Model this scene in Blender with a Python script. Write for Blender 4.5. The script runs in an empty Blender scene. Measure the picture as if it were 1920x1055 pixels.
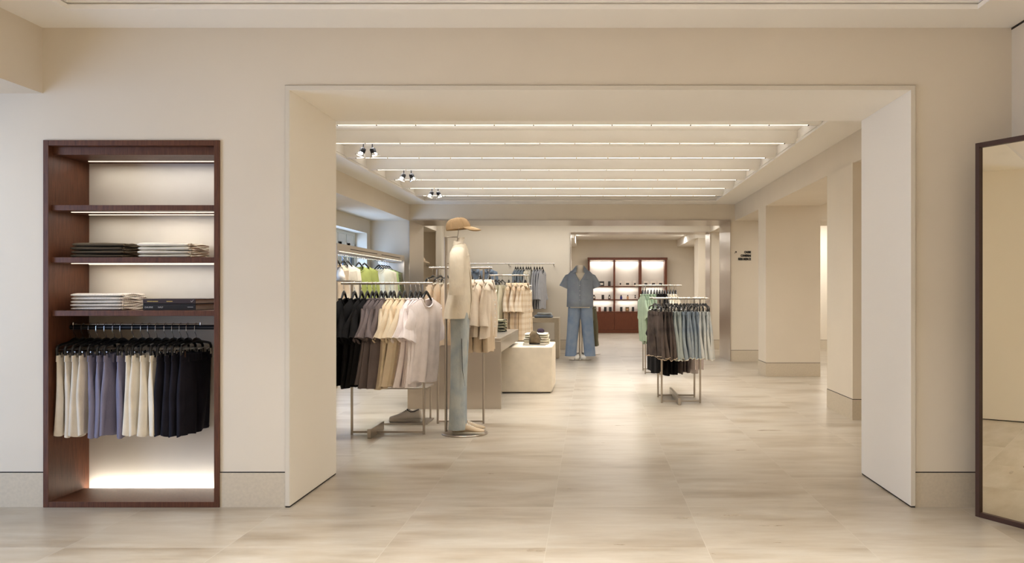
import bpy, math, random
from math import sin, cos, pi, sqrt, radians
from mathutils import Vector, Matrix

S = bpy.context.scene
COL = S.collection
rnd = random.Random(7)

# ---------------------------------------------------------------- materials
def lin(c):
    return tuple(((v / 255) / 12.92 if v / 255 <= 0.04045 else ((v / 255 + 0.055) / 1.055) ** 2.4) for v in c) + (1.0,)

def new_mat(name):
    m = bpy.data.materials.new(name); m.use_nodes = True
    nt = m.node_tree; nt.nodes.clear()
    o = nt.nodes.new('ShaderNodeOutputMaterial'); b = nt.nodes.new('ShaderNodeBsdfPrincipled')
    nt.links.new(b.outputs[0], o.inputs[0])
    return m, nt, b

def coords(nt, scale=(1, 1, 1), rot=(0, 0, 0), world=False):
    if world:
        t = nt.nodes.new('ShaderNodeNewGeometry'); s = t.outputs['Position']
    else:
        t = nt.nodes.new('ShaderNodeTexCoord'); s = t.outputs['Object']
    mp = nt.nodes.new('ShaderNodeMapping'); mp.inputs['Scale'].default_value = scale; mp.inputs['Rotation'].default_value = rot
    nt.links.new(s, mp.inputs[0]); return mp.outputs[0]

def noise(nt, vec, scale, detail=4, rough=.5):
    n = nt.nodes.new('ShaderNodeTexNoise'); n.inputs['Scale'].default_value = scale
    n.inputs['Detail'].default_value = detail; n.inputs['Roughness'].default_value = rough
    nt.links.new(vec, n.inputs['Vector']); return n.outputs[0]

def ramp(nt, fac, stops):
    r = nt.nodes.new('ShaderNodeValToRGB'); e = r.color_ramp.elements
    while len(e) < len(stops): e.new(.5)
    for i, (p, c) in enumerate(stops):
        e[i].position = p; e[i].color = c
    nt.links.new(fac, r.inputs[0]); return r.outputs[0]

def bump(nt, b, h, strength=.2, dist=.01):
    n = nt.nodes.new('ShaderNodeBump'); n.inputs['Strength'].default_value = strength; n.inputs['Distance'].default_value = dist
    nt.links.new(h, n.inputs['Height']); nt.links.new(n.outputs[0], b.inputs['Normal'])

def mul(c, k):
    return (min(1, c[0] * k), min(1, c[1] * k), min(1, c[2] * k), 1)

def plain(name, rgb, rough=.6, metal=0, var=0.0, scale=6, bumpy=0, bscale=200, stretch=(1, 1, 1), world=False, spec=.5):
    m, nt, b = new_mat(name); c = lin(rgb)
    b.inputs['Roughness'].default_value = rough; b.inputs['Metallic'].default_value = metal
    b.inputs['Specular IOR Level'].default_value = spec
    v = coords(nt, stretch, world=world)
    if var:
        nt.links.new(ramp(nt, noise(nt, v, scale), [(.3, mul(c, 1 - var)), (.7, mul(c, 1 + var))]), b.inputs['Base Color'])
    else:
        b.inputs['Base Color'].default_value = c
    if bumpy: bump(nt, b, noise(nt, v, bscale, 3), bumpy, .004)
    return m

def fabric(name, rgb, var=.06, weave=900, fade=None, rough=.92):
    m, nt, b = new_mat(name); c = lin(rgb)
    b.inputs['Roughness'].default_value = rough; b.inputs['Specular IOR Level'].default_value = .2
    v = coords(nt)
    stops = [(.3, mul(c, 1 - var)), (.7, mul(c, 1 + var))]
    if fade: stops = [(.35, c), (.62, lin(fade))]
    nt.links.new(ramp(nt, noise(nt, v, 7 if fade else 12, 3), stops), b.inputs['Base Color'])
    bump(nt, b, noise(nt, coords(nt, (1, 1, .5)), 38, 4, .6), .35, .012)
    return m

def stripes(name, a, bb, scale, axis='Z', thick=.5, rot=(0, 0, 0), second=None):
    m, nt, b = new_mat(name)
    b.inputs['Roughness'].default_value = .9; b.inputs['Specular IOR Level'].default_value = .2
    v = coords(nt, rot=rot)
    def wave(ax, sc):
        w = nt.nodes.new('ShaderNodeTexWave'); w.wave_type = 'BANDS'; w.bands_direction = ax
        w.inputs['Scale'].default_value = sc; nt.links.new(v, w.inputs[0]); return w.outputs['Fac']
    col = ramp(nt, wave(axis, scale), [(thick - .05, lin(a)), (thick + .05, lin(bb))])
    if second:
        mx = nt.nodes.new('ShaderNodeMix'); mx.data_type = 'RGBA'; mx.blend_type = 'MULTIPLY'; mx.inputs[0].default_value = 1
        nt.links.new(col, mx.inputs[6])
        nt.links.new(ramp(nt, wave(second[0], second[1]), [(second[2] - .08, lin(second[3])), (second[2] + .08, (1, 1, 1, 1))]), mx.inputs[7])
        col = mx.outputs[2]
    nt.links.new(col, b.inputs['Base Color'])
    return m

def emit(name, rgb, strength):
    m, nt, b = new_mat(name)
    b.inputs['Base Color'].default_value = lin(rgb)
    b.inputs['Emission Color'].default_value = lin(rgb); b.inputs['Emission Strength'].default_value = strength
    return m

def make_wood(name, dark, light):
    m, nt, b = new_mat(name)
    v = coords(nt, (9, 9, .9), world=True)
    n = noise(nt, v, 7, 8, .65)
    v2 = coords(nt, (60, 60, 2.5), world=True)
    n2 = noise(nt, v2, 5, 3, .6)
    mx = nt.nodes.new('ShaderNodeMath'); mx.operation = 'MULTIPLY_ADD'; mx.inputs[1].default_value = .5
    nt.links.new(n2, mx.inputs[0])
    m2 = nt.nodes.new('ShaderNodeMath'); m2.operation = 'MULTIPLY'; m2.inputs[1].default_value = .5
    nt.links.new(n, m2.inputs[0]); nt.links.new(m2.outputs[0], mx.inputs[2])
    nt.links.new(ramp(nt, mx.outputs[0], [(.3, lin(dark)), (.72, lin(light))]), b.inputs['Base Color'])
    b.inputs['Roughness'].default_value = .45; b.inputs['Specular IOR Level'].default_value = .3
    bump(nt, b, mx.outputs[0], .12, .003)
    return m

def make_floor():
    m, nt, b = new_mat('travertine floor')
    pos = nt.nodes.new('ShaderNodeNewGeometry').outputs['Position']
    mp = nt.nodes.new('ShaderNodeMapping'); nt.links.new(pos, mp.inputs[0])
    mp.inputs['Location'].default_value = (.209 + 7.5, -4.74 + 7.5, 0)
    br = nt.nodes.new('ShaderNodeTexBrick'); nt.links.new(mp.outputs[0], br.inputs['Vector'])
    br.offset = 0; br.inputs['Scale'].default_value = 1; br.inputs['Brick Width'].default_value = .75; br.inputs['Row Height'].default_value = .75
    br.inputs['Mortar Size'].default_value = .0015; br.inputs['Mortar Smooth'].default_value = .0; br.inputs['Bias'].default_value = 0
    br.inputs['Color1'].default_value = (0, 0, 0, 1); br.inputs['Color2'].default_value = (1, 1, 1, 1)
    # per-tile value shifts the veins
    sc = nt.nodes.new('ShaderNodeVectorMath'); sc.operation = 'SCALE'; sc.inputs[3].default_value = 9.0
    nt.links.new(br.outputs['Color'], sc.inputs[0])
    ad = nt.nodes.new('ShaderNodeVectorMath'); ad.operation = 'ADD'; nt.links.new(pos, ad.inputs[0]); nt.links.new(sc.outputs[0], ad.inputs[1])
    st = nt.nodes.new('ShaderNodeMapping'); st.inputs['Scale'].default_value = (.5, 1.5, 1); nt.links.new(ad.outputs[0], st.inputs[0])
    n1 = noise(nt, st.outputs[0], 2.2, 8, .58)
    base = ramp(nt, n1, [(.3, lin((146, 133, 115))), (.43, lin((164, 153, 137))), (.55, lin((177, 168, 154))), (.7, lin((167, 157, 142)))])
    st2 = nt.nodes.new('ShaderNodeMapping'); st2.inputs['Scale'].default_value = (1.0, 5, 1); nt.links.new(ad.outputs[0], st2.inputs[0])
    n2 = noise(nt, st2.outputs[0], 2.4, 9, .62)
    veil = ramp(nt, n2, [(.33, lin((226, 213, 196))), (.62, (1, 1, 1, 1))])
    mx = nt.nodes.new('ShaderNodeMix'); mx.data_type = 'RGBA'; mx.blend_type = 'MULTIPLY'; mx.inputs[0].default_value = .55
    nt.links.new(base, mx.inputs[6]); nt.links.new(veil, mx.inputs[7])
    jm = nt.nodes.new('ShaderNodeMix'); jm.data_type = 'RGBA'; nt.links.new(br.outputs['Fac'], jm.inputs[0])
    nt.links.new(mx.outputs[2], jm.inputs[6]); jm.inputs[7].default_value = lin((178, 169, 155))
    nt.links.new(jm.outputs[2], b.inputs['Base Color'])
    rr = nt.nodes.new('ShaderNodeMapRange'); rr.inputs['To Min'].default_value = .25; rr.inputs['To Max'].default_value = .33
    nt.links.new(n2, rr.inputs[0]); nt.links.new(rr.outputs[0], b.inputs['Roughness'])
    b.inputs['Specular IOR Level'].default_value = .5
    return m

def brushed(name, rgb, rough=.28, along=(1, 1, 40)):
    m, nt, b = new_mat(name)
    b.inputs['Metallic'].default_value = 1; b.inputs['Base Color'].default_value = lin(rgb)
    n = noise(nt, coords(nt, along, world=True), 12, 4, .6)
    rr = nt.nodes.new('ShaderNodeMapRange'); rr.inputs['To Min'].default_value = rough - .06; rr.inputs['To Max'].default_value = rough + .1
    nt.links.new(n, rr.inputs[0]); nt.links.new(rr.outputs[0], b.inputs['Roughness'])
    bump(nt, b, n, .05, .001)
    return m

WALL = plain('wall plaster', (221, 211, 195), .85, var=.025, scale=1.6, bumpy=.04, bscale=60, world=True)
CEIL = plain('ceiling paint', (242, 238, 231), .9, world=True)
LINING = plain('portal lining', (244, 239, 230), .6, world=True)
STONE = plain('baseboard stone', (202, 190, 170), .7, var=.05, scale=60, world=True)
GAP = plain('shadow gap profile', (34, 28, 22), .8)
FLOOR = make_floor()
WOOD = make_wood('dark stained oak', (62, 34, 22), (112, 70, 48))
WOODR = make_wood('reddish walnut', (78, 40, 24), (112, 62, 40))
NICHE = plain('niche back plaster', (216, 208, 196), .85, var=.03, scale=4, world=True)
STEEL = brushed('brushed steel', (200, 190, 178), .3)
STEELH = brushed('brushed steel sheet', (196, 186, 174), .3, (40, 40, 1))
RACKM = plain('satin nickel', (186, 177, 166), .33, 1)
CHROME = plain('chrome', (225, 222, 218), .12, 1)
BLACKP = plain('black plastic', (26, 25, 26), .25)
BLACKM = plain('black metal', (28, 28, 32), .35, .3)
GLOW = emit('warm led', (255, 244, 224), 2.2)
GLOWN = emit('shelf led', (255, 240, 214), 1.0)
LENS = emit('spot lens', (255, 250, 240), .7)
MIRROR = plain('mirror glass', (240, 234, 218), .0, 1)
FRAMEB = plain('dark brown frame', (62, 36, 24), .45)
PLINTHM = plain('cast stone plinth', (224, 211, 190), .75, var=.05, scale=9, world=True)
TABLEM = plain('limestone table', (196, 180, 154), .7, var=.04, scale=20, world=True)
WHITEP = plain('white paint', (232, 232, 230), .5)
SKINM = plain('mannequin cream', (246, 238, 226), .6)

F = {}
def fab(n, *a, **k):
    F[n] = fabric(n + ' cloth', *a, **k); return F[n]
fab('beige', (216, 205, 188)); fab('lavender', (128, 124, 142)); fab('cream', (230, 220, 202)); fab('navyblack', (30, 28, 36), var=.15)
fab('black', (26, 24, 24), var=.15); fab('grey', (118, 107, 106)); fab('sand', (232, 216, 190)); fab('white', (244, 234, 232))
fab('peach', (230, 212, 188)); fab('jacket', (218, 204, 186)); fab('tan', (198, 178, 152)); fab('offwhite', (236, 228, 212))
fab('denim', (124, 136, 148), fade=(150, 158, 162)); fab('paledenim', (150, 160, 166), fade=(176, 180, 176)); fab('slate', (142, 152, 168), fade=(152, 162, 176))
fab('washed', (180, 184, 184), fade=(204, 204, 198)); fab('greydenim', (142, 150, 148), fade=(164, 170, 164)); fab('darkdenim', (64, 56, 53), fade=(92, 80, 73))
fab('sage', (164, 182, 158)); fab('lime', (158, 166, 96)); fab('brightlime', (186, 208, 148)); fab('ecru', (222, 216, 194)); fab('bluegrey', (128, 142, 160))
fab('greyshirt', (178, 178, 182)); fab('cap', (166, 138, 104)); fab('oxford', (216, 204, 184)); fab('olive', (122, 118, 96)); fab('paper', (226, 220, 206))
fab('brown', (92, 80, 64)); fab('bag', (118, 102, 80), var=.35); fab('plum', (64, 54, 66)); fab('suede', (188, 168, 142))
F['check'] = stripes('check cloth', (222, 208, 188), (212, 194, 170), 4, 'Z', .6, second=('X', 4, .35, (240, 232, 222)))
F['stripedwhite'] = stripes('fine striped cloth', (168, 158, 152), (236, 228, 216), 44, 'X', .16, rot=(0, 0, .5))
F['bands'] = stripes('banded cloth', (30, 32, 38), (220, 214, 176), 17, 'Z', .55, rot=(.12, .1, 0))
F['zebra'] = stripes('green black pattern', (44, 50, 38), (150, 160, 120), 16, 'Z', .5, rot=(.5, 0, 0))
GREYSHOE = plain('grey leather', (206, 199, 190), .6); WHITESHOE = plain('white leather', (228, 222, 212), .5)
SOLE = plain('rubber sole', (206, 200, 188), .7); DARKTRIM = plain('dark trim', (40, 34, 34), .6)

# ---------------------------------------------------------------- mesh builder
class MB:
    def __init__(s): s.v = []; s.f = []
    def add(s, v, f):
        n = len(s.v); s.v += [tuple(p) for p in v]; s.f += [tuple(i + n for i in q) for q in f]; return s
    def box(s, x0, x1, y0, y1, z0, z1):
        v = [(x, y, z) for z in (z0, z1) for y in (y0, y1) for x in (x0, x1)]
        return s.add(v, [(0, 2, 3, 1), (4, 5, 7, 6), (0, 1, 5, 4), (2, 6, 7, 3), (0, 4, 6, 2), (1, 3, 7, 5)])
    def rings(s, R, cap0=True, cap1=True, closed=False):
        n = len(R[0]); v = [p for r in R for p in r]; f = []
        for j in range(len(R) - (0 if closed else 1)):
            k = (j + 1) % len(R)
            for i in range(n):
                a = (i + 1) % n
                f.append((j * n + i, j * n + a, k * n + a, k * n + i))
        if cap0 and not closed: f.append(tuple(reversed(range(n))))
        if cap1 and not closed: f.append(tuple(range((len(R) - 1) * n, len(R) * n)))
        return s.add(v, f)
    def tube(s, path, r, n=8, flat=1.0, up=None, closed=False):
        P = [Vector(p) for p in path]; R = []; prev = None
        for i, p in enumerate(P):
            if closed: t = (P[(i + 1) % len(P)] - P[i - 1])
            else: t = (P[min(i + 1, len(P) - 1)] - P[max(i - 1, 0)])
            t.normalize()
            if prev is None:
                u = Vector(up) if up else (Vector((0, 0, 1)) if abs(t.z) < .9 else Vector((0, 1, 0)))
            else: u = prev
            u = (u - t * u.dot(t)).normalized(); w = t.cross(u).normalized(); prev = u
            rr = r[i] if isinstance(r, (list, tuple)) else r
            R.append([tuple(p + u * rr * cos(2 * pi * k / n) + w * rr * flat * sin(2 * pi * k / n)) for k in range(n)])
        return s.rings(R, closed=closed)
    def disc(s, c, r, h, n=48, bev=.002):
        x, y, z = c
        R = [[(x + q * cos(2 * pi * k / n), y + q * sin(2 * pi * k / n), zz) for k in range(n)] for q, zz in ((r - bev, z), (r, z + bev), (r, z + h - bev), (r - bev, z + h))]
        return s.rings(R)
    def build(s, name, mat, parent=None, smooth=False, bevel=0, loc=None, rot=None):
        me = bpy.data.meshes.new(name); me.from_pydata(s.v, [], s.f); me.update()
        o = bpy.data.objects.new(name, me); COL.objects.link(o)
        me.materials.append(mat)
        if smooth:
            me.shade_smooth()
            try: me.set_sharp_from_angle(angle=radians(smooth if smooth is not True else 50))
            except Exception: pass
        if bevel:
            b = o.modifiers.new('edge', 'BEVEL'); b.width = bevel; b.segments = 2; b.limit_method = 'ANGLE'
        if parent: o.parent = parent
        if loc: o.location = loc
        if rot: o.rotation_euler = rot
        return o

def tag(o, label=None, cat=None, group=None, kind=None):
    if label: o['label'] = label
    if cat: o['category'] = cat
    if group: o['group'] = group
    if kind: o['kind'] = kind
    return o

def thing(name, label, cat, loc=(0, 0, 0), rz=0, group=None, rot=None):
    o = bpy.data.objects.new(name, None); COL.objects.link(o); o.empty_display_size = .05
    o.location = loc; o.rotation_euler = rot or (0, 0, rz)
    return tag(o, label, cat, group)

def struct(name, mb, mat, bevel=0, label=None):
    o = mb.build(name, mat, bevel=bevel); o['kind'] = 'structure'
    if label: o['label'] = label
    return o

def copy_thing(src, loc, rot, label=None, group=None, mats=None):
    r = src.copy(); COL.objects.link(r); r.location = loc; r.rotation_euler = rot
    if label: r['label'] = label
    if group: r['group'] = group
    for ch in list(src.children):
        c = ch.copy(); COL.objects.link(c); c.parent = r
        for g in list(ch.children):
            d = g.copy(); COL.objects.link(d); d.parent = c
    return r

def text_mesh(name, body, size, loc, rot, mat, parent=None, align='LEFT', depth=.002, width=None, offset=0):
    cu = bpy.data.curves.new(name, 'FONT'); cu.body = body; cu.size = size; cu.extrude = depth; cu.align_x = align; cu.offset = offset
    t = bpy.data.objects.new(name, cu); COL.objects.link(t)
    bpy.context.view_layer.update()
    me = bpy.data.meshes.new_from_object(t); bpy.data.objects.remove(t)
    if width:
        xs = [v.co.x for v in me.vertices]; k = width / (max(xs) - min(xs))
        for v in me.vertices: v.co.x *= k
    me.materials.clear(); me.materials.append(mat)
    o = bpy.data.objects.new(name, me); COL.objects.link(o)
    o.location = loc; o.rotation_euler = rot
    if parent: o.parent = parent
    return o

# ---------------------------------------------------------------- the setting
D = 4.74       # face of the doorway wall
CZ = 2.66      # soffit height
B = MB
struct('floor', B().box(-8, 8, -4, 26, -.1, 0), FLOOR)

# thick doorway wall with the shelf niche cut in it
NX0, NX1, NZ1, NY = -3.036, -2.059, 2.035, 5.118
w = B()
w.box(-5.2, NX0, D, 5.58, 0, 2.9); w.box(NX0, NX1, D, 5.58, NZ1, 2.9); w.box(NX1, -1.69, D, 5.58, 0, 2.9)
w.box(NX0, NX1, NY, 5.58, 0, NZ1)
w.box(-1.69, 1.79, D, 5.58, 2.335, 2.9); w.box(1.79, 6.6, D, 5.58, 0, 2.9)
struct('wall_front', w, WALL)

def base(name, x0, x1, y, facing=-1, h=.19):
    b = B(); b.box(x0, x1, min(y, y + facing * .004), max(y, y + facing * .004), 0, h)
    o = struct(name, b, STONE)
    g = B(); g.box(x0, x1, min(y, y + facing * .0015), max(y, y + facing * .0015), h, h + .006)
    g.build('shadow_gap', GAP, o)
def basey(name, x, y0, y1, facing=-1, h=.19):
    b = B(); b.box(min(x, x + facing * .004), max(x, x + facing * .004), y0, y1, 0, h)
    o = struct(name, b, STONE)
    g = B(); g.box(min(x, x + facing * .0015), max(x, x + facing * .0015), y0, y1, h, h + .006)
    g.build('shadow_gap', GAP, o)
base('baseboard_left', -5.0, NX0, D); base('baseboard_middle', NX1, -1.694, D); base('baseboard_right', 1.795, 2.337, D)

# portal lining, standing 14 mm proud of the wall
l = B(); l.box(-1.694, -1.668, D - .014, 5.59, .008, 2.3375); l.box(1.7716, 1.797, D - .014, 5.59, .008, 2.3375); l.box(-1.668, 1.7716, D - .014, 5.59, 2.311, 2.3375)
o = struct('trim_1', l, LINING, bevel=.002)
g = B(); g.box(-1.692, -1.670, D - .01, 5.585, 0, .008); g.box(1.774, 1.795, D - .01, 5.585, 0, .008)
g.build('shadow_gap', GAP, o)
g = B(); g.box(-1.698, -1.694, D - .004, D, 0, 2.3415); g.box(1.797, 1.801, D - .004, D, 0, 2.3415); g.box(-1.698, 1.801, D - .004, D, 2.3375, 2.3415)
g2 = B(); g2.box(-1.693, -1.669, D - .0165, D - .014, .01, 2.336); g2.box(1.7726, 1.796, D - .0165, D - .014, .01, 2.336); g2.box(-1.669, 1.7726, D - .0165, D - .014, 2.312, 2.336)
g2.build('casing_face', plain('darkened casing front', (214, 206, 192), .7), o)  # darker colour offsets the light caught by the lining's front face
g.build('edge_bead', plain('edge bead', (150, 138, 120), .7), o)

# front room ceiling: soffit frame around a tray
def tray(name, x0, x1, y0, y1, tx0, tx1, ty0, ty1, z, top):
    c = B(); c.box(x0, tx0, y0, y1, z, 3.0); c.box(tx1, x1, y0, y1, z, 3.0); c.box(tx0, tx1, y0, ty0, z, 3.0); c.box(tx0, tx1, ty1, y1, z, 3.0)
    c.box(tx0, tx1, ty0, ty1, top, 3.0)
    o = struct(name, c, CEIL)
    m = B()
    for a, d_, z0, z1 in ((0, .022, z - .012, z + .012), (0, .012, z + .024, z + .045)):
        m.box(tx0 - a, tx0 + d_, ty0, ty1, z0, z1); m.box(tx1 - d_, tx1 + a, ty0, ty1, z0, z1)
        m.box(tx0 + d_, tx1 - d_, ty0, ty0 + d_, z0, z1); m.box(tx0 + d_, tx1 - d_, ty1 - d_, ty1, z0, z1)
    m.build('cornice', CEIL, o)
    return o
tray('ceiling', -3.045, 2.5, -3, D, -2.71, 2.01, -2.4, 4.408, CZ, 2.86)
struct('ceiling_left', B().box(-5.2, -3.045, -3, D, 2.296, 3.0), WALL)
struct('wall_right', B().box(2.337, 2.5, -3, D, 0, CZ - .012), WALL)
struct('trim_2', B().box(2.335, 2.345, -3, D, CZ - .012, CZ), GAP)
basey('baseboard_side', 2.337, -3, D)
wl = B(); wl.box(-5.2, -5.0, -3, 1.2, 0, 2.3); wl.box(-5.2, -5.0, 4.2, D, 0, 2.3); wl.box(-5.2, -5.0, 1.2, 4.2, 0, .5); wl.box(-5.2, -5.0, 1.2, 4.2, 2.15, 2.3)
struct('wall_left', wl, WALL)
struct('wall_back', B().box(-5.2, 2.5, -3.2, -3, 0, 3.0), WALL)

def window(name, x, y0, y1, z0, z1, n):
    f = B(); t = .05
    f.box(x - .03, x + .03, y0, y1, z0, z0 + t); f.box(x - .03, x + .03, y0, y1, z1 - t, z1)
    step = (y1 - y0) / n
    for i in range(n + 1):
        yc = min(max(y0 + i * step, y0 + t / 2), y1 - t / 2); f.box(x - .03, x + .03, yc - t / 2, yc + t / 2, z0 + t, z1 - t)
    f.box(x - .015, x + .02, y0, y1, z1 - .19, z1 - t)
    # sash frames
    for i in range(n):
        a, b_ = y0 + i * step + .05, y0 + (i + 1) * step - .05
        for q in ((a, a + .05, z0 + t, z1 - .19), (b_ - .05, b_, z0 + t, z1 - .19), (a, b_, z1 - .25, z1 - .19), (a, b_, z0 + t, z0 + t + .06)):
            f.box(x - .01, x + .05, q[0], q[1], q[2], q[3])
    o = struct(name, f, WHITEP)
    gm, nt, gb = new_mat('window glass'); gb.inputs['Roughness'].default_value = 0; gb.inputs['Transmission Weight'].default_value = 1; gb.inputs['IOR'].default_value = 1.01
    B().box(x - .004, x + .004, y0 + t, y1 - t, z0 + t, z1 - t).build('glass_pane', gm, o)
window('window_1', -5.12, 1.2, 4.2, .5, 2.15, 3)

# middle room
C2 = 2.67
tray('ceiling_middle', -3.09, 2.447, 5.58, 14.5, -2.73, 2.06, 6.1, 13.92, C2, 2.80)
bl = B(); bl.box(-4.1, -3.09, 5.58, 14.5, 2.39, 3.0)
struct('ceiling_window_bay', bl, WALL)
wl = B(); X0, X1 = -4.1, -3.75
wl.box(X0, X1, 5.58, 8.6, 0, 2.39); wl.box(X0, X1, 10.6, 12.45, 0, 2.39); wl.box(X0, X1, 14.29, 14.5, 0, 2.39)
for a, b_ in ((8.6, 10.6), (12.45, 14.29)):
    wl.box(X0, X1, a, b_, 0, .9); wl.box(X0, X1, a, b_, 2.165, 2.39)
struct('wall_window', wl, WALL)
window('window_2', -3.98, 12.45, 14.29, .9, 2.165, 4)
window('window_3', -3.98, 8.6, 10.6, .9, 2.165, 4)
struct('beam_side', B().box(2.447, 3.21, 5.58, 14.5, 2.39, 3.0), WALL)
struct('pillar', B().box(2.447, 3.21, 11.94, 12.47, 0, 2.39), WALL)
struct('pillar', B().box(2.43, 3.21, 7.92, 8.78, 0, 2.39), WALL)
base('baseboard_pillar', 2.447, 3.21, 11.94); basey('baseboard_pillar', 2.447, 11.936, 12.47)
base('baseboard_pillar', 2.43, 3.21, 7.92); basey('baseboard_pillar', 2.43, 7.916, 8.78)
# side aisle on the right
struct('ceiling_aisle', B().box(3.21, 6.6, 5.58, 14.5, 2.70, 3.0), CEIL)
struct('wall_aisle', B().box(6.4, 6.6, 5.58, 17.5, 0, 3.0), WALL)
# far wall of the middle room, 1.2 m thick
w = B(); w.box(-4.1, -3.09, 14.5, 15.7, 0, 3.0); w.box(-3.09, 2.375, 14.5, 15.7, 2.406, 3.0); w.box(2.375, 3.21, 14.5, 15.7, 0, 3.0); w.box(3.21, 6.6, 14.5, 15.7, 2.396, 3.0)
struct('wall_far', w, WALL)
base('baseboard_far', 2.375, 3.21, 14.5); base('baseboard_far', -3.75, -3.09, 14.5)
s = B(); s.box(-3.09, -3.08, 14.485, 15.71, 0, 2.406); s.box(2.365, 2.375, 14.485, 15.71, 0, 2.406); s.box(-3.08, 2.365, 14.485, 15.71, 2.396, 2.406)
struct('trim_3', s, STEEL)
# third room
struct('ceiling_third', B().box(-4.1, 6.6, 15.7, 17.5, 2.70, 3.0), CEIL)
struct('beam_third', B().box(2.44, 3.2, 15.7, 17.5, 2.40, 2.70), WALL)
struct('beam_third', B().box(-4.1, -3.10, 15.7, 17.5, 2.40, 2.70), WALL)
struct('wall_third_side', B().box(-4.1, -3.95, 15.7, 17.5, 0, 2.4), WALL)
struct('pillar_third', B().box(-3.12, -3.0, 17.15, 17.5, 0, 2.70), WALL)
w = B(); w.box(-4.1, -.426, 17.5, 18.2, 0, 3.0); w.box(-.426, 2.45, 17.5, 18.2, 2.41, 3.0); w.box(2.45, 6.6, 17.5, 18.2, 0, 3.0)
struct('wall_third', w, WALL)
s = B(); s.box(-.426, -.416, 17.485, 18.21, 0, 2.41); s.box(2.44, 2.45, 17.485, 18.21, 0, 2.41); s.box(-.416, 2.44, 17.485, 18.21, 2.40, 2.41)
struct('trim_4', s, STEEL)
base('baseboard_third', -3.95, -.43, 17.5); base('baseboard_third', 2.452, 6.4, 17.5)
# fourth room
struct('ceiling_fourth', B().box(-3.0, 4, 18.2, 25, 2.67, 3.0), CEIL)
struct('wall_fourth_back', B().box(-3.0, 4, 24.7, 25, 0, 3.0), WALL)
struct('wall_fourth_left', B().box(-2.8, -2.6, 18.2, 24.7, 0, 2.67), WALL)
struct('wall_fourth_right', B().box(2.96, 3.2, 18.2, 24.7, 0, 2.67), WALL)
struct('beam_fourth', B().box(2.5, 2.96, 20.5, 24.7, 2.47, 2.67), CEIL)
struct('beam_fourth', B().box(-2.6, -.41, 20.5, 24.7, 2.47, 2.67), CEIL)
struct('pillar_fourth', B().box(2.58, 2.96, 20.5, 21.3, 0, 2.47), WALL)
# louvre beams and their light lines
BY = [6.60] + [7.565 + .937 * k for k in range(7)]
for k, y in enumerate(BY):
    b = struct('ceiling_beam', B().box(-2.73, 2.06, y, y + .05, 2.672, 2.80), CEIL)
    t = thing('light_track', 'thin glowing light line under louvre beam %d from the doorway' % (k + 1), 'light', (0, y + .012, 2.672), group='light lines under the ceiling louvres')
    B().box(-2.60, 1.93, -.005, .005, -.003, 0).build('led_strip', GLOW, t)
    sc0 = B().box(-.005, .005, -.008, .008, -.007, 0).build('mounting_screw', GAP, t, loc=(-2.6, 0, 0))
    for j in range(1, 14):
        c = sc0.copy(); COL.objects.link(c); c.location = (-2.6 + 4.53 * j / 13, 0, 0)

# directional sign on the far wall
INK = plain('black vinyl', (20, 18, 16), .6)
yS = 14.495; k = yS / 1600
sg = thing('wall_lettering', 'black three line directional lettering with small arrow beside the steel portal', 'sign', ((1408 - 1108) * k, yS, 1.2), 0)
for i, (tx, ytop, ybot, x0) in enumerate((('CASSE', 470.5, 474.5, 1395), ('CAMERINI', 477, 481, 1388.5), ('RESI MERCE', 483.2, 487.4, 1383.7))):
    z = (545 - ybot) * k; wd = (1407.5 - x0) * k
    text_mesh('lettering', tx, .052, (-wd, 0, z), (pi / 2, 0, 0), INK, sg, depth=.003, width=wd, offset=.0025)
ar = B(); ar.add([(0, 0, 0), (.028, 0, 0), (.028, 0, .028), (.022, 0, .028), (.022, 0, .012), (.005, 0, -.005 + 0), (-.0, 0, 0)], [])
ar = B(); s_ = .038
pts = [(.25, 1), (1, 1), (1, .25), (.78, .25), (.78, .62), (.16, 0), (0, .16), (.62, .78), (.25, .78)]
n = len(pts); ar.add([(x * s_, 0, z * s_) for x, z in pts] + [(x * s_, -.003, z * s_) for x, z in pts], [tuple(range(n)), tuple(reversed(range(n, 2 * n)))] + [(i, (i + 1) % n, n + (i + 1) % n, n + i) for i in range(n)])
ar.build('arrow', INK, sg, loc=((1377 - 1408) * k, 0, (545 - 475) * k))

# ---------------------------------------------------------------- lights
def area(name, loc, size, power, color=(1, .96, .9), rot=(0, 0, 0), size_y=None, spread=None):
    li = bpy.data.lights.new(name, 'AREA'); li.energy = power; li.color = color; li.size = size
    if size_y: li.shape = 'RECTANGLE'; li.size_y = size_y
    if spread: li.spread = spread
    o = bpy.data.objects.new(name, li); COL.objects.link(o); o.location = loc; o.rotation_euler = rot
    return o
WARM = (1, .978, .935); DAY = (.44, .64, 1.0)
for y in BY:
    area('louvre_light', (-.335, y + .012, 2.664), 4.5, 19 if y > 7 else 14, WARM, size_y=.03, spread=radians(95))
    area('louvre_uplight', (-.335, y - .32, 2.695), 4.5, 4, WARM, size_y=.03, rot=(pi, 0, 0))
for y in (3.5, 2.6, 1.7, .7, -.5, -1.8):
    area('front_room_light', (-.2, y, 2.80), 4.4, 26, WARM, size_y=.06, spread=radians(74))
for y in (3.0, 1.0, -1.0):
    area('front_cove_light', (-.35, y, 2.72), 4.0, 6, WARM, size_y=.06, rot=(pi, 0, 0))
area('third_room_light', (-.3, 16.6, 2.68), 5, 38, WARM, size_y=.25)
area('third_room_light', (4.8, 16.6, 2.68), 2, 40, WARM, size_y=.25)
area('fourth_room_light', (.6, 19.6, 2.64), 3.4, 55, WARM, size_y=.3)
area('fourth_room_light', (.9, 22.6, 2.64), 3.0, 45, WARM, size_y=.3)
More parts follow.
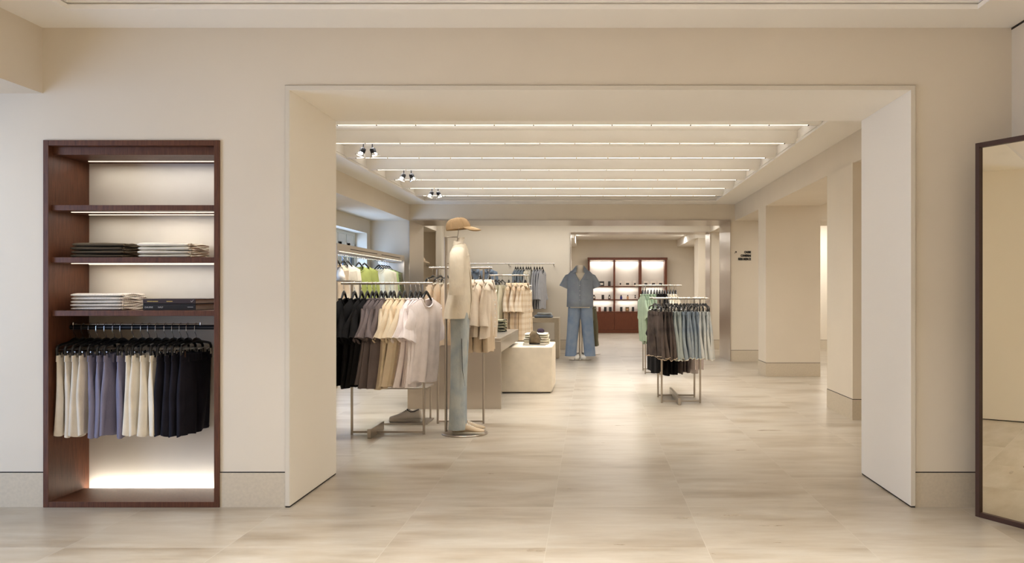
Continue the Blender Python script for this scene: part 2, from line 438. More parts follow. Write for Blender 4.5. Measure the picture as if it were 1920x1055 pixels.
area('aisle_light', (4.8, 8.5, 2.68), 2.5, 50, WARM, size_y=.3)
area('aisle_light', (4.8, 12.2, 2.68), 2.5, 50, WARM, size_y=.3)
area('bay_fill', (-4.0, 2.6, 2.285), .5, 14, (.9, .95, 1), size_y=3.4)  # added fill for the dark left floor; no lamp known in the bay
area('daylight_front', (-4.98, 2.7, 1.35), 2.8, 74, DAY, rot=(0, radians(-90), 0), size_y=1.5)
area('daylight_middle', (-3.93, 13.4, 1.5), 1.1, 24, DAY, rot=(0, radians(-90), 0), size_y=1.7)
area('daylight_middle', (-3.93, 9.6, 1.5), 1.1, 15, DAY, rot=(0, radians(-90), 0), size_y=1.8)
W = bpy.data.worlds.new('sky'); S.world = W; W.use_nodes = True
W.node_tree.nodes['Background'].inputs[0].default_value = (.35, .55, 1, 1); W.node_tree.nodes['Background'].inputs[1].default_value = .6

# ---------------------------------------------------------------- wooden shelf niche unit
U = thing('shelf_unit', 'dark stained oak wall niche unit with lit shelves and hanging shorts', 'shelving', (NX0, D, 0))
UW = NX1 - NX0; T = .03; f0 = -.012
def up(name, x0, x1, y0, y1, z0, z1, m=WOOD, bev=.0015): return B().box(x0, x1, y0, y1, z0, z1).build(name, m, U, bevel=bev)
DP = NY - D
up('side_panel', 0, T, f0, DP, 0, NZ1); up('side_panel', UW - T, UW, f0, DP, 0, NZ1)
up('top_panel', T, UW - T, f0, DP, NZ1 - T, NZ1); up('top_valance', T, UW - T, .03, DP, NZ1 - T - .045, NZ1 - T)
up('bottom_panel', T, UW - T, f0, DP - .06, 0, .031)
up('back_panel', T, UW - T, DP - .006, DP, .0, NZ1 - .075, NICHE, 0)
SH = [1.6775, 1.387, 1.09]
for i, z in enumerate(SH):
    sh = up('shelf', T, UW - T, .012, DP - .006, z - .03, z)
    if i < 2:
        for yy in ((.10, .27) if i == 0 else (.10, .27)):
            st = B().box(T + .06, UW - T, yy - .004, yy + .004, z - .034, z - .0301).build('light_strip', GLOWN, sh)
st = B().box(T + .06, UW - T, .26, .268, NZ1 - T - .049, NZ1 - T - .0451).build('light_strip', GLOWN, U)
B().box(T, UW - T, DP - .05, DP - .04, .004, .007).build('light_strip', GLOWN, U)
RZ = .990; RY = 4.93
B().tube([(T, RY - D, RZ), (UW - T, RY - D, RZ)], .0135, 16).build('hanging_rail', BLACKM, U, smooth=True)
xa, xb = (137 - 1108) * RY / 1600 - NX0, (376 - 1108) * RY / 1600 - NX0
q = B(); q.tube([(xa, RY - D, RZ + .0175), (xb, RY - D, RZ + .0175)], .004, 8)
for xx in (xa, xb): q.tube([(xx, RY - D, RZ + .012), (xx, RY - D, RZ + .027)], .005, 8)
q.build('hook_rail', CHROME, U, smooth=True)
for z in (SH[0] - .04, SH[1] - .04, NZ1 - T - .055):
    for yy in (.1, .265):
        if z > 1.9 and yy < .2: yy = .14
        area('niche_light', ((NX0 + NX1) / 2 + .02, D + yy, z), UW - .14, .65, (1, .95, .87), size_y=.01)
area('niche_light', ((NX0 + NX1) / 2, NY - .042, .011), UW - .08, 1.8, (1, .95, .86), size_y=.02, rot=(radians(170), 0, 0))

# ---------------------------------------------------------------- garments
def tee_parts(w=.52, L=.70, sl=.22, neck=.17, T=.02, folds=5, amp=.012, seed=0, lean=0., ztop=-.125, slope=.38, sa=24, sw=.095, flare=.0, collar=True, nu=26, nv=14):
    """returns body, [sleeves], collar mesh builders; origin on the rail, width along x, front towards -y"""
    r = random.Random(seed); ph = r.uniform(0, 6.28); ph2 = r.uniform(0, 6.28); hw0 = w / 2; k2 = folds * r.uniform(.8, 1.2); dr = r.uniform(-1.2, 1.2)
    neckw = neck / w
    def pt(u, v, side):
        au = abs(u)
        if au < neckw:
            d = .075 if side < 0 else .02
            zt = -d * sqrt(max(0, 1 - (au / neckw) ** 2)) - .0
        else: zt = -(au - neckw) * hw0 * slope
        hw = hw0 * (1 + flare * v) * (1 - .05 * sin(pi * min(1, v * 1.3)))
        z = ztop + zt * (1 - v) - (L + .012 * sin(3 * u + ph)) * v
        th = T * (1 - u ** 4) ** .5 * (.6 + .4 * min(1, v * 4)) if au < 1 else 0
        if au >= neckw: th *= min(1, .2 + v * 16)
        fo = amp * min(1, .05 + v * 1.4) * (sin(k2 * u * 1.9 + ph + dr * v) + .5 * sin(k2 * 3.3 * u + ph2 - dr * v))
        return (u * hw, side * th + fo + lean * v * v, z)
    body = B(); R = []
    for j in range(nv + 1):
        v = (j / nv)
        ring = [pt(-1 + 2 * i / nu, v, -1) for i in range(nu + 1)] + [pt(1 - 2 * i / nu, v, 1) for i in range(1, nu)]
        R.append(ring)
    # turned hem
    R.append([(x * .985, y * .8, z + .012) for x, y, z in R[-1]])
    body.rings(R, False, False)
    sleeves = []
    for sgn in (-1, 1):
        b = B(); a = radians(sa + r.uniform(-4, 4)); R = []; n = 14; m = 9
        sx, sz = sgn * (hw0 * .985 - cos(a) * sw), ztop - (1 - neckw) * hw0 * slope - sin(a) * sw - .016
        for j in range(m + 1):
            t = j / m
            cx = sx + sgn * sin(a) * sl * t * (1 + .0 * t); cz = sz - cos(a) * sl * t
            hh = sw * (1 - .05 * t) ; tt = T * .75 + (.034 - T * .5) * t
            yo = amp * .8 * sin(4 * t + ph) + lean * .5 * t
            ring = []
            for i in range(n):
                q = 2 * pi * i / n
                e = hh * cos(q); y = tt * sin(q) + .004 * sin(3 * q + ph2 + 3 * t)
                ring.append((cx + cos(a) * e * sgn * 1, yo + y, cz + sin(a) * e))
            R.append(ring)
        R.append([(sx + sgn * sin(a) * sl * .96 + (p[0] - sx - sgn * sin(a) * sl) * .93, p[1] * .85, p[2] + .012) for p in R[-1]])
        b.rings(R, True, False); sleeves.append(b)
    cb = None
    if collar:
        cb = B(); P = []
        for i in range(13): u = -neckw + 2 * neckw * i / 12; p = pt(u, 0, -1); P.append((p[0], p[1] - .002, p[2]))
        for i in range(1, 12): u = neckw - 2 * neckw * i / 12; p = pt(u, 0, 1); P.append((p[0], p[1] + .002, p[2] + .004))
        cb.tube(P, .0075, 6, closed=True)
    return body, sleeves, cb, pt

def trouser_parts(w=.38, L=.46, hip=1.12, T=.03, seed=0, lean=0., ztop=-.155, taper=1.0, crotch=.24, spread=.0, n=30, folds=True):
    r = random.Random(seed); ph = r.uniform(0, 6.28); b = B(); m = 16; hems = []
    for sgn in (-1, 1):
        R = []
        for j in range(m + 1):
            t = j / m; d = L * t
            full = w / 2 * (1 + (hip - 1) * min(1, d / .22)) * (1 + (taper - 1) * max(0, (d - .22) / max(.05, L - .22)))
            gapf = max(0, (d - crotch)) / L
            x0 = .0 + (.006 + spread * gapf if d > crotch else -.006); x1 = full + spread * gapf * 2
            cx, hw = (x0 + x1) / 2, (x1 - x0) / 2
            th = T * (.45 + .55 * min(1, d / .15))
            ring = []
            for i in range(n):
                q = 2 * pi * i / n; c, s2 = cos(q), sin(q)
                xx = cx + hw * math.copysign(abs(c) ** .7, c)
                yy = th * math.copysign(abs(s2) ** .8, s2) + (min(1, t * 2) * (.011 * sin(9 * xx / .2 + ph + 2 * t) + .005 * sin(24 * xx / .2 + 2 * ph - t)) if folds else 0)
                yy += .006 * sgn * t + lean * t * t
                ring.append((sgn * xx, yy, ztop - d - .006 * sin(2 * q + ph)))
            if sgn < 0: ring = list(reversed(ring))
            R.append(ring)
        hems.append(R[-1])
        R.append([(p[0], p[1] * .8, p[2] + .012) for p in R[-1]])
        b.rings(R, True, False)
    wb = B(); n = 28
    def oval(rx, ry, z): return [(rx * math.copysign(abs(cos(2 * pi * i / n)) ** .7, cos(2 * pi * i / n)), ry * math.copysign(abs(sin(2 * pi * i / n)) ** .8, sin(2 * pi * i / n)), z) for i in range(n)]
    wb.rings([oval(w / 2 * .97, T * .35, ztop + .001), oval(w / 2 + .003, T * .45 + .004, ztop), oval(w / 2 + .006, T * .5 + .005, ztop - .035), oval(w / 2 + .0, T * .4, ztop - .037)], True, False)
    for xx in (-.32, -.1, .1, .32):
        for sg2 in (-1, 1):
            wb.box(w * xx - .005, w * xx + .005, sg2 * (T * .5 + .006) - .003, sg2 * (T * .5 + .006) + .003, ztop - .042, ztop + .003)
    b.hems = hems
    return b, wb

def hook_path(h, rr, off):
    """from the hanger neck at z=-h up and over a rail centred on the origin"""
    P = [(0, 0, -h), (0, 0, -h + .02), (-.004, 0, -h + .028), (-off * .8, 0, -h + .042), (-off, 0, -h + .05), (-rr, 0, -.004)]
    for i in range(9): a = pi - i * (pi * 1.12) / 8; P.append((rr * cos(a), 0, rr * sin(a)))
    return P

def hanger_mesh_top(h=.072, rr=.0135, wide=.19):
    b = B(); r = .0075
    H = [(wide * .9, .112, .004), (wide * .7, .094, .005), (.075, .066, .008), (.045, .036, .011), (.02, .012, .013)]
    P = [(-a, 0, -h - d) for a, d, _ in H] + [(0, 0, -h)] + [(a, 0, -h - d) for a, d, _ in reversed(H)]
    b.tube(P, [q for _, _, q in H] + [.014] + [q for _, _, q in reversed(H)], 10, flat=.8)
    k = B(); k.tube(hook_path(h, rr, rr), .0019, 6)
    return b, k

def hanger_mesh_clip(h=.075, rr=.0185, wide=.160, drop=.155):
    b = B(); z = -h
    P = [(-wide, 0, -drop), (-wide - .002, 0, z - .045), (-wide + .008, 0, z - .030), (-wide + .03, 0, z - .024), (-.05, 0, z - .012), (-.022, 0, z - .002), (0, 0, z), (.022, 0, z - .002), (.05, 0, z - .012), (wide - .03, 0, z - .024), (wide - .008, 0, z - .030), (wide + .002, 0, z - .045), (wide, 0, -drop)]
    b.tube(P, [.007, .007, .007, .006, .006, .009, .010, .009, .006, .006, .007, .007, .007], 8, flat=1.25, up=(0, 1, 0))
    k = B(); k.tube(hook_path(h, rr, rr), .0019, 6)
    c = B()
    for sg in (-1, 1):
        c.box(sg * (wide - .022) - .008, sg * (wide - .022) + .008, -.012, -.008, -drop - .012, -drop + .022)
        c.box(sg * (wide - .022) - .008, sg * (wide - .022) + .008, .008, .012, -drop - .012, -drop + .022)
        c.tube([(sg * (wide - .022), -.012, -drop + .018), (sg * (wide - .022), .012, -drop + .018)], .006, 6)
    c.tube([(-wide, 0, -drop + .03), (wide, 0, -drop + .03)], .0018, 6)
    return b, k, c

_HP = {}
def hanger(kind, loc, rz, label, group, h=.072, rr=.0135, simple=False, wide=None, drop=.155, mat=None):
    wide = wide or (.19 if kind == 'top' else .160)
    key = (kind, h, rr, wide, drop, simple)
    if key in _HP:
        return copy_thing(_HP[key], loc, (0, 0, rz), label, group)
    t = thing('hanger' if kind == 'top' else 'clip_hanger', label, 'hanger', loc, rz, group)
    if kind == 'top':
        b, k = hanger_mesh_top(h, rr, wide); b.build('shoulder_bar', BLACKP, t, smooth=True); k.build('hook', CHROME, t, smooth=True)
    else:
        b, k, c = hanger_mesh_clip(h, rr, wide, drop); b.build('shoulder_bar', BLACKP, t, smooth=True); k.build('hook', CHROME, t, smooth=True); c.build('clip', CHROME, t)
    _HP[key] = t
    return t

def tee(loc, rz, mat, label, group, seed, name='hanging_t_shirt', cat='t-shirt', placket=None, collar_flaps=False, cuff=None, parts=True, trimmat=None, **kw):
    body, sl, cb, pt = tee_parts(seed=seed, **kw)
    t = thing(name, label, cat, loc, rz, group)
    body.build('body', mat, t, smooth=70)
    for s_ in sl: s_.build('sleeve', mat, t, smooth=70)
    if cb and not collar_flaps: cb.build('collar', trimmat or mat, t, smooth=True)
    if collar_flaps:
        ztop = kw.get('ztop', -.125)
        c = B(); nk = kw.get('neck', .17) / 2
        for sg in (-1, 1):
            c.add([(sg * nk, .03, ztop + .012), (sg * nk * .8, -.03, ztop + .02), (sg * nk * .25, -.05, ztop - .05), (sg * nk * .75, -.052, ztop - .075), (sg * nk * 1.35, -.035, ztop - .03), (sg * nk * 1.25, .02, ztop - .012)], [(0, 1, 2, 3, 4, 5)])
        c.rings([[(nk * cos(a * pi / 8), .03 * sin(a * pi / 8) + .006, ztop + z) for a in range(16)] for z in (-.012, .02)], False, False)
        o = c.build('collar', trimmat or mat, t, smooth=True); s2 = o.modifiers.new('thick', 'SOLIDIFY'); s2.thickness = .004
        b = B(); L = kw.get('L', .7)
        P = [pt(0, v, -1) for v in [.12 + .86 * i / 9 for i in range(10)]]
        for i in range(7):
            p = P[1 + i] if 1 + i < len(P) else P[-1]
            b.tube([(p[0], p[1] - .001, p[2]), (p[0], p[1] - .006, p[2])], .006, 8)
        b.build('button', WHITEP, t)
    return t

def trousers(loc, rz, mat, label, group, seed, name='hanging_shorts', cat='shorts', hemmat=None, **kw):
    b, wb = trouser_parts(seed=seed, **kw)
    t = thing(name, label, cat, loc, rz, group)
    b.build('legs', mat, t, smooth=75); wb.build('waistband', mat, t, smooth=50)
    if hemmat:
        h = B(); r = random.Random(seed)
        for ring in b.hems:
            P = [(x + r.uniform(-.002, .002), y + r.uniform(-.003, .003), z + r.uniform(-.006, .004)) for x, y, z in ring]
            h.tube(P, .0035, 5, closed=True)
        h.build('frayed_hem', hemmat, t, smooth=True)
    return t

ORD = ['first', 'second', 'third', 'fourth', 'fifth', 'sixth', 'seventh', 'eighth']
def X_at(px, Y): return (px - 1108) * Y / 1600

# --- shorts in the wooden niche
hooks = [138.6, 152.8, 166, 180.8, 196, 211.6, 225.8, 247.6, 263.7, 277.5, 291.7, 307.8, 322.5, 336.2, 349.5, 365.2]
for i, px in enumerate(hooks):
    g = i // 4; cn = ['beige', 'lavender grey', 'cream', 'black'][g]; m = F[['beige', 'lavender', 'cream', 'navyblack'][g]]
    x = X_at(px + 3, RY); th = radians(rnd.uniform(0, 4) + (1 if i < 15 else 2))
    loc = (x, RY, RZ + .004); rz = pi / 2 - th
    hanger('clip', loc, rz, 'black clip hanger holding the %s %s shorts from the left' % (ORD[i % 4], cn), 'clip hangers in the wooden niche', h=.075, rr=.0195)
    trousers(loc, rz, m, '%s shorts in wooden niche, %s of the four %s pairs from left' % (cn, ORD[i % 4], cn), 'shorts hanging in the wooden niche', 40 + i,
             w=.325, L=.452 + rnd.uniform(-.008, .01), hip=1.05, taper=1.0, T=.021, lean=.012 + rnd.uniform(-.008, .01))

# --- folded garments
def folded(loc, w, d, h, mat, label, group, seed, name='folded_t_shirt', cat='folded clothes', rz=0, crumple=.3):
    r = random.Random(seed); b = B(); R = []; nx = 26; n = 20
    p1, p2 = r.uniform(0, 6), r.uniform(0, 6)
    for j in range(nx + 1):
        t = j / nx; x = -w / 2 + w * t; c = max(0, (t - (1 - crumple)) / crumple)
        ring = []
        for i in range(n):
            a = 2 * pi * i / n; cy, cz = cos(a), sin(a)
            y = d / 2 * math.copysign(abs(cy) ** .35, cy); z = h / 2 * math.copysign(abs(cz) ** .75, cz)
            e = min(1, min(t, 1 - t) * 22) ** .5
            z *= (.72 + .28 * e); y *= (.96 + .04 * e)
            if cz > 0: z += h * .10 * sin(5 * t + p1) * cz * e
            z *= 1 - .10 * c * (.5 + .5 * sin(y * 30 + p2 + 3 * t))
            ring.append((x, y + .002 * sin(7 * t + p2), z))
        R.append(ring)
    b.rings(R)
    # loose fold layers showing along the right side and underneath
    o = b.build(name, mat, smooth=60); o.location = (loc[0], loc[1], loc[2] + h / 2); o.rotation_euler = (0, 0, rz)
    tag(o, label, cat, group)
    e = B()
    for q in range(2):
        P = [(w / 2 + .002 + .004 * sin(7 * k / 14 + q + p1), -d / 2 + .02 + (d - .04) * k / 14, (-.22 + .40 * q) * h + h * .14 * sin(k * .55 + p2 + q * 2)) for k in range(15)]
        e.tube(P, h * .19, 8, flat=1.9)
    e.build('side_fold', mat, o, smooth=True)
    return o
def stack(cx, cy, z, w, d, hs, mat, desc, group, seed0, **kw):
    n = len(hs)
    for i, h in enumerate(hs):
        pos = 'bottom' if i == 0 else ('top' if i == n - 1 else ORD[n - 1 - i] + ' from top')
        r = random.Random(seed0 + i)
        folded((cx + r.uniform(-.005, .006), cy + r.uniform(-.004, .004), z), w, d, h, mat, desc % pos, group, seed0 + i, rz=r.uniform(-.02, .02), **kw)
        z += h
fy = D + .215
stack(X_at(187, 4.86), fy, SH[1], .288, .27, [.0215] * 4, F['brown'], 'folded dark brown t-shirt on niche shelf, %s of its stack', 'folded brown t-shirts in the niche', 100)
stack(X_at(312, 4.86), fy, SH[1], .286, .27, [.0215] * 4, F['offwhite'], 'folded white t-shirt on niche shelf beside brown stack, %s of its pile', 'folded white t-shirts in the niche', 120)
stack(X_at(186, 4.86), fy, SH[2], .288, .27, [.0192] * 5, F['stripedwhite'], 'folded white pinstriped shirt beside black books, %s of its stack', 'folded striped shirts in the niche', 140)

# --- books
PAGES = plain('book pages', (176, 160, 146), .8, var=.06, scale=400, stretch=(.05, .05, 1)); COVA = plain('dark plum cover', (66, 54, 54), .6, spec=.2); COVB = plain('black cover', (50, 46, 44), .6, spec=.2)
GOLD = plain('gold foil', (190, 160, 90), .35, .6); SILV = plain('silver foil', (200, 196, 190), .4, .3)
bx0, bx1 = X_at(268.7, 4.835), X_at(367.5, 4.835); bw = bx1 - bx0; by = 4.83
def book(z, h, cover, label, name='art_book'):
    t = thing(name, label, 'book', (bx0, by, z), group='art books on the lowest niche shelf')
    c = B(); c.box(0, bw, 0, .004, 0, h); c.box(0, bw, 0, .25, 0, .003); c.box(0, bw, 0, .25, h - .003, h); c.build('cover', cover, t, bevel=.0012)
    B().box(.003, bw - .004, .004, .245, .003, h - .003).build('pages', PAGES, t)
    return t
b1 = book(SH[2], .0365, COVB, 'black art book with silver spine lettering lying under the other book')
text_mesh('spine_lettering', 'GALERIE', .012, (.010, -.0006, .013), (pi / 2, 0, 0), SILV, b1, width=.047, depth=.0004)
text_mesh('spine_lettering', 'HALF', .012, (.086, -.0006, .013), (pi / 2, 0, 0), SILV, b1, width=.028, depth=.0004)
B().box(bw - .046, bw - .014, -.0008, .0002, .017, .0195).build('spine_mark', SILV, b1)
b2 = book(SH[2] + .0368, .028, COVA, 'dark plum art book with gold spine marks lying on top')
for a, b_ in ((.024, .053), (.0545, .086), (.134, .168)): B().box(a, b_, -.0008, .0002, .0115, .016).build('spine_mark', GOLD, b2)
tk = B(); tk.tube([(bw - .027, -.0006, .017), (bw - .022, -.0006, .010), (bw - .012, -.0006, .022)], .0009, 6); tk.tube([(bw - .026, -.0006, .012), (bw - .016, -.0006, .012)], .0006, 6); tk.build('spine_mark', SILV, b2)

# ---------------------------------------------------------------- clothes racks
def rack(label, x0, x1, rx0, rx1, frames, block, blkx, group='steel clothes racks'):
    """frames: (Y, rail z); block: (Y0, Y1) foot bar"""
    t = thing('clothes_rack', label, 'clothes rack', ((x0 + x1) / 2, frames[0][0], 0), group=group); ox, oy = (x0 + x1) / 2, frames[0][0]
    for (Y, z) in frames:
        f = B()
        for x in (x0, x1): f.tube([(x - ox, Y - oy, 0), (x - ox, Y - oy, z - .002)], .0105, 10)
        f.build('frame', RACKM, t, smooth=True)
        B().box(x0 - ox, x1 - ox, Y - oy - .008, Y - oy + .008, .012, .030).build('base_bar', RACKM, t, bevel=.002)
        rl = B(); rl.tube([(rx0 - ox, Y - oy, z), (rx1 - ox, Y - oy, z)], .0105, 12)
        o = rl.build('rail', RACKM, t, smooth=True)
        q = B(); m = 26
        for i in range(m): xx = rx0 + .02 + (rx1 - rx0 - .04) * i / (m - 1); q.tube([(xx - ox, Y - oy, z + .008), (xx - ox, Y - oy, z + .0145)], .0016, 5)
        q.build('peg', RACKM, o)
    if block:
        B().box(blkx - ox - .015, blkx - ox + .015, block[0] - oy, block[1] - oy, .0, .075).build('foot_bar', RACKM, t, bevel=.003)
    return t
YA = 7.14; ZA = 1.262
rack('brushed steel clothes rack with black to white t-shirts beside the doorway jamb', -2.0, -1.397, -2.09, -1.325, [(YA, ZA)], (6.94, 7.39), -1.805)
YB = 7.72; ZB = 1.407
rack('tall steel clothes rack with beige jackets behind the capped mannequin', -1.385, -.972, -1.462, -.895, [(YB, ZB)], None, 0)
YC = 11.9
rack('steel clothes rack with checked shirts and cream trousers behind the steel table', X_at(927, YC), X_at(927, YC) + .42, -1.428, -.863, [(YC, 1.416), (YC + .5, 1.27)], (YC - .15, YC + .6), -1.15)
YD = 9.14
rack('steel clothes rack with denim shorts standing on the right of the room', .758, 1.17, .665, 1.262, [(YD, 1.118), (YD + .51, 1.118)], (8.95, 9.95), .93)
YE = 12.35
rack('steel clothes rack with light green shirts behind the denim rack', .787, 1.2, .67, 1.31, [(YE, 1.277), (YE + .55, 1.277)], (YE - .1, YE + .7), 1.0)

# rack A
pxA = [645, 665, 678, 689, 698.4, 705.4, 714.9, 722.6, 732.5, 738.8, 749.7, 759.3, 770.7, 780.4, 787.8, 799.5]
thA = [2, 3, 2, 4, 2, 3, 2, 3, 3, 2, 4, 3, 3, 4, 8, 21]
thT = [4, 5, 3, 5, 3, 4, 3, 5, 3, 4, 5, 4, 5, 6, 10, 21]
for i, px in enumerate(pxA):
    g = i // 4; cn = ['black', 'grey brown', 'cream', 'white'][g]; m = F[['black', 'grey', 'sand', 'white'][g]]
    th = radians(thA[i]); loc = (X_at(px, YA), YA, ZA); rz = pi / 2 - th
    hanger('top', loc, rz, 'black hanger of the %s %s t-shirt by the doorway jamb' % (ORD[i % 4], cn), 'hangers on the rack beside the doorway')
    rz = pi / 2 - radians(thT[i])
    tee(loc, rz, m, '%s short sleeved t-shirt on doorway rack, %s of the four %s from left' % (cn, ORD[i % 4], cn), 't-shirts on the rack beside the doorway', 200 + i,
        w=.50, L=.72 + rnd.uniform(-.02, .02), sl=.25, sa=24, sw=.10, T=.03, amp=.016, folds=5 + (i % 3), lean=.04 + rnd.uniform(-.02, .04), flare=-.04)

# rack B: peach tops and jackets, plus empty clip hangers
for i, (px, th) in enumerate(((812, 12), (826, 10), (838, 8))):
    loc = (X_at(px, YB), YB, ZB); rz = pi / 2 - radians(th)
    hanger('clip', loc, rz, 'black clip hanger of the %s peach sleeveless top' % ORD[i], 'hangers on the rack behind the capped mannequin', h=.075, rr=.0135, drop=.13, wide=.16)
    body, sl, cb, pt = tee_parts(w=.34, L=.56, neck=.16, ztop=-.135, slope=.5, seed=300 + i, T=.022, amp=.012, lean=.02)
    t = thing('hanging_tank_top', 'peach sleeveless top behind the white t-shirts, %s from the left' % ORD[i], 'top', loc, rz, 'peach tops on the rack behind the mannequin')
    body.build('body', F['peach'], t, smooth=70); cb.build('neck_band', F['offwhite'], t, smooth=True)
for i, px in enumerate((884, 900, 917)):
    loc = (X_at(px, YB), YB, ZB); rz = pi / 2 - radians(5)
    hanger('top', loc, rz, 'black hanger of the %s beige overshirt behind the mannequin' % ORD[i], 'hangers on the rack behind the capped mannequin')
    tee(loc, rz, F['jacket'], 'long beige overshirt behind capped mannequin, %s from the left' % ORD[i], 'beige overshirts on the rack behind the mannequin', 320 + i, name='hanging_overshirt', cat='shirt',
        w=.46, L=.50, sl=.32, sa=9, sw=.085, T=.045, amp=.014, collar_flaps=True, lean=.02)
    trousers(loc, rz, F['tan'], 'tan trousers hanging below the %s beige overshirt' % ORD[i], 'tan shorts under the overshirts', 340 + i, name='hanging_shorts', cat='shorts', w=.34, L=.45, ztop=-.30, T=.034, hip=1.05, lean=.0)

# rack C
for i, px in enumerate((930, 935.5, 942)):
    loc = (X_at(px, YC), YC, 1.416); rz = pi / 2 - radians(10)
    hanger('clip', loc, rz, 'black clip hanger of the %s cream trousers behind the table' % ORD[i], 'hangers on the rack behind the steel table', h=.07, rr=.0135, drop=.14, wide=.15)
    trousers(loc, rz, F['ecru'], 'cream pleated trousers behind the steel table, %s from the left' % ORD[i], 'cream trousers on the rack behind the table', 350 + i, name='hanging_trousers', cat='trousers', w=.34, L=.72, ztop=-.14, T=.022, taper=1.1)
for i, px in enumerate((954, 965, 975, 985)):
    loc = (X_at(px, YC), YC, 1.416); rz = pi / 2 - radians(4 if i < 3 else 12)
    hanger('top', loc, rz, 'black hanger of the %s checked shirt from left' % ORD[i], 'hangers on the rack behind the steel table')
    tee(loc, rz, F['check'], 'beige checked shirt behind the stone plinth, %s from the left' % ORD[i], 'checked shirts on the rack behind the table', 360 + i, name='hanging_checked_shirt', cat='shirt', w=.5, L=.76, sl=.30, sa=12, T=.042, amp=.014, collar_flaps=True)
for i, px in enumerate((950, 959)):
    loc = (X_at(px, YC + .5), YC + .5, 1.27); rz = pi / 2 - radians(10)
    hanger('clip', loc, rz, 'black clip hanger on lower rear rail, %s from left' % ORD[i], 'hangers on the rack behind the steel table', h=.07, rr=.0135, drop=.14, wide=.15)
    trousers(loc, rz, F['navyblack' if i == 0 else 'ecru'], '%s trousers on the lower rear rail behind the checked shirts' % ('black', 'cream')[i], 'trousers on the lower rear rail', 370 + i, name='hanging_trousers', cat='trousers', w=.34, L=.72, ztop=-.14, T=.022)

# rack D
HEMC = {'darkdenim': F['tan'], 'greydenim': F['ecru'], 'denim': F['ecru'], 'washed': F['paper']}
dpx = [1229, 1238, 1244, 1250, 1256, 1260.5, 1266.5, 1271, 1277, 1283.5, 1289, 1296, 1302, 1308.5, 1314, 1319.5, 1324]
dm = ['darkdenim'] * 5 + ['greydenim'] * 3 + ['denim'] * 3 + ['denim', 'denim'] + ['washed'] * 4
dn = {'darkdenim': ('dark brown', 5), 'greydenim': ('grey green', 3), 'denim': ('mid blue', 5), 'washed': ('pale washed', 4)}
cnt = {}
for i, px in enumerate(dpx):
    kx = dm[i]; j = cnt.get(kx, 0); cnt[kx] = j + 1; cn, tot = dn[kx]
    loc = (X_at(px - 1, YD), YD, 1.118); rz = pi / 2 + radians((22 if i == 0 else 6) + rnd.uniform(-3, 4))
    hanger('clip', loc, rz, 'black clip hanger of the %s %s denim shorts' % (ORD[j], cn), 'hangers on the front rail of the right rack', h=.06, rr=.0135, drop=.14, wide=.15)
    trousers(loc, rz, F[kx], '%s denim shorts on right rack front rail, %s of %d from left' % (cn, ORD[j], tot), 'denim shorts on the front rail of the right rack', 400 + i,
             hemmat=HEMC[kx], w=.36, L=.49 + rnd.uniform(-.015, .02), ztop=-.14, T=.02, hip=1.12, taper=1.08, lean=-.02)
bpx = [1226, 1234, 1243, 1251, 1260, 1268, 1276, 1283, 1291, 1298, 1305]
bm = ['black'] * 5 + ['grey'] * 3 + ['white'] * 3
cnt = {}
for i, px in enumerate(bpx):
    kx = bm[i]; j = cnt.get(kx, 0); cnt[kx] = j + 1; cn = {'black': 'black', 'grey': 'grey brown', 'white': 'pinkish white'}[kx]
    loc = (X_at(px, YD + .51), YD + .51, 1.118); rz = pi / 2 + radians(9)
    hanger('top', loc, rz, 'black hanger behind denim shorts holding %s %s t-shirt' % (ORD[j], cn), 'hangers on the back rail of the right rack')
    tee(loc, rz, F[kx], '%s t-shirt hanging behind the denim shorts, %s from the left' % (cn, ORD[j]), 't-shirts on the back rail of the right rack', 430 + i, w=.5, L=.70 + rnd.uniform(-.03, .03), sl=.2, T=.018, nu=18, nv=10)

# rack E
epx = [1205, 1210, 1215, 1221, 1227, 1232, 1237, 1242, 1247, 1252, 1257, 1262, 1267]
em = ['sage'] * 5 + ['black'] * 4 + ['offwhite'] * 4
cnt = {}
for i, px in enumerate(epx):
    kx = em[i]; j = cnt.get(kx, 0); cnt[kx] = j + 1; cn = {'sage': 'light green', 'black': 'black', 'offwhite': 'off white'}[kx]
    loc = (X_at(px, YE), YE, 1.277); rz = pi / 2 + radians(8 if i < 2 else 5)
    hanger('top', loc, rz, 'black hanger of the %s %s shirt on the far right rack' % (ORD[j], cn), 'hangers on the far right rack')
    tee(loc, rz, F[kx], '%s short sleeved shirt on the far right rack, %s from left' % (cn, ORD[j]), 'shirts on the far right rack', 450 + i, w=.5, L=.72 if i else .68, sl=.26, sa=26, sw=.1, T=.03, nu=18, nv=10, lean=-.03)

# ---------------------------------------------------------------- wall rail in the third room
YW = 17.15; ZW = 1.747
wr = thing('wall_rail', 'long slim steel rail fixed to the back wall', 'rail', (X_at(960, YW), YW, ZW))
ox = X_at(960, YW); rx1 = X_at(1040, YW)
B().tube([(-2.9 - ox, 0, 0), (rx1 - ox, 0, 0)], .012, 10).build('rail', CHROME, wr, smooth=True)
for px in (954, 1038, 880, 800): B().tube([(X_at(px, YW) - ox, 0, -.01), (X_at(px, YW) - ox, 0, -.04), (X_at(px, YW) - ox, .35, -.04)], .008, 8).build('bracket', RACKM, wr, smooth=True)
wl_ = [(967, 'denim', 'blue denim', 10), (971, 'denim', 'blue denim', 10), (976, 'denim', 'blue denim', 10), (981, 'denim', 'blue denim', 10), (987, 'paper', 'pale', 10), (991, 'paper', 'pale', 10), (995, 'paper', 'pale', 10), (1002, 'greyshirt', 'grey', 8), (1007, 'greyshirt', 'grey', 9), (1012, 'greyshirt', 'grey', 10), (1017, 'greyshirt', 'grey', 14)]
cnt = {}
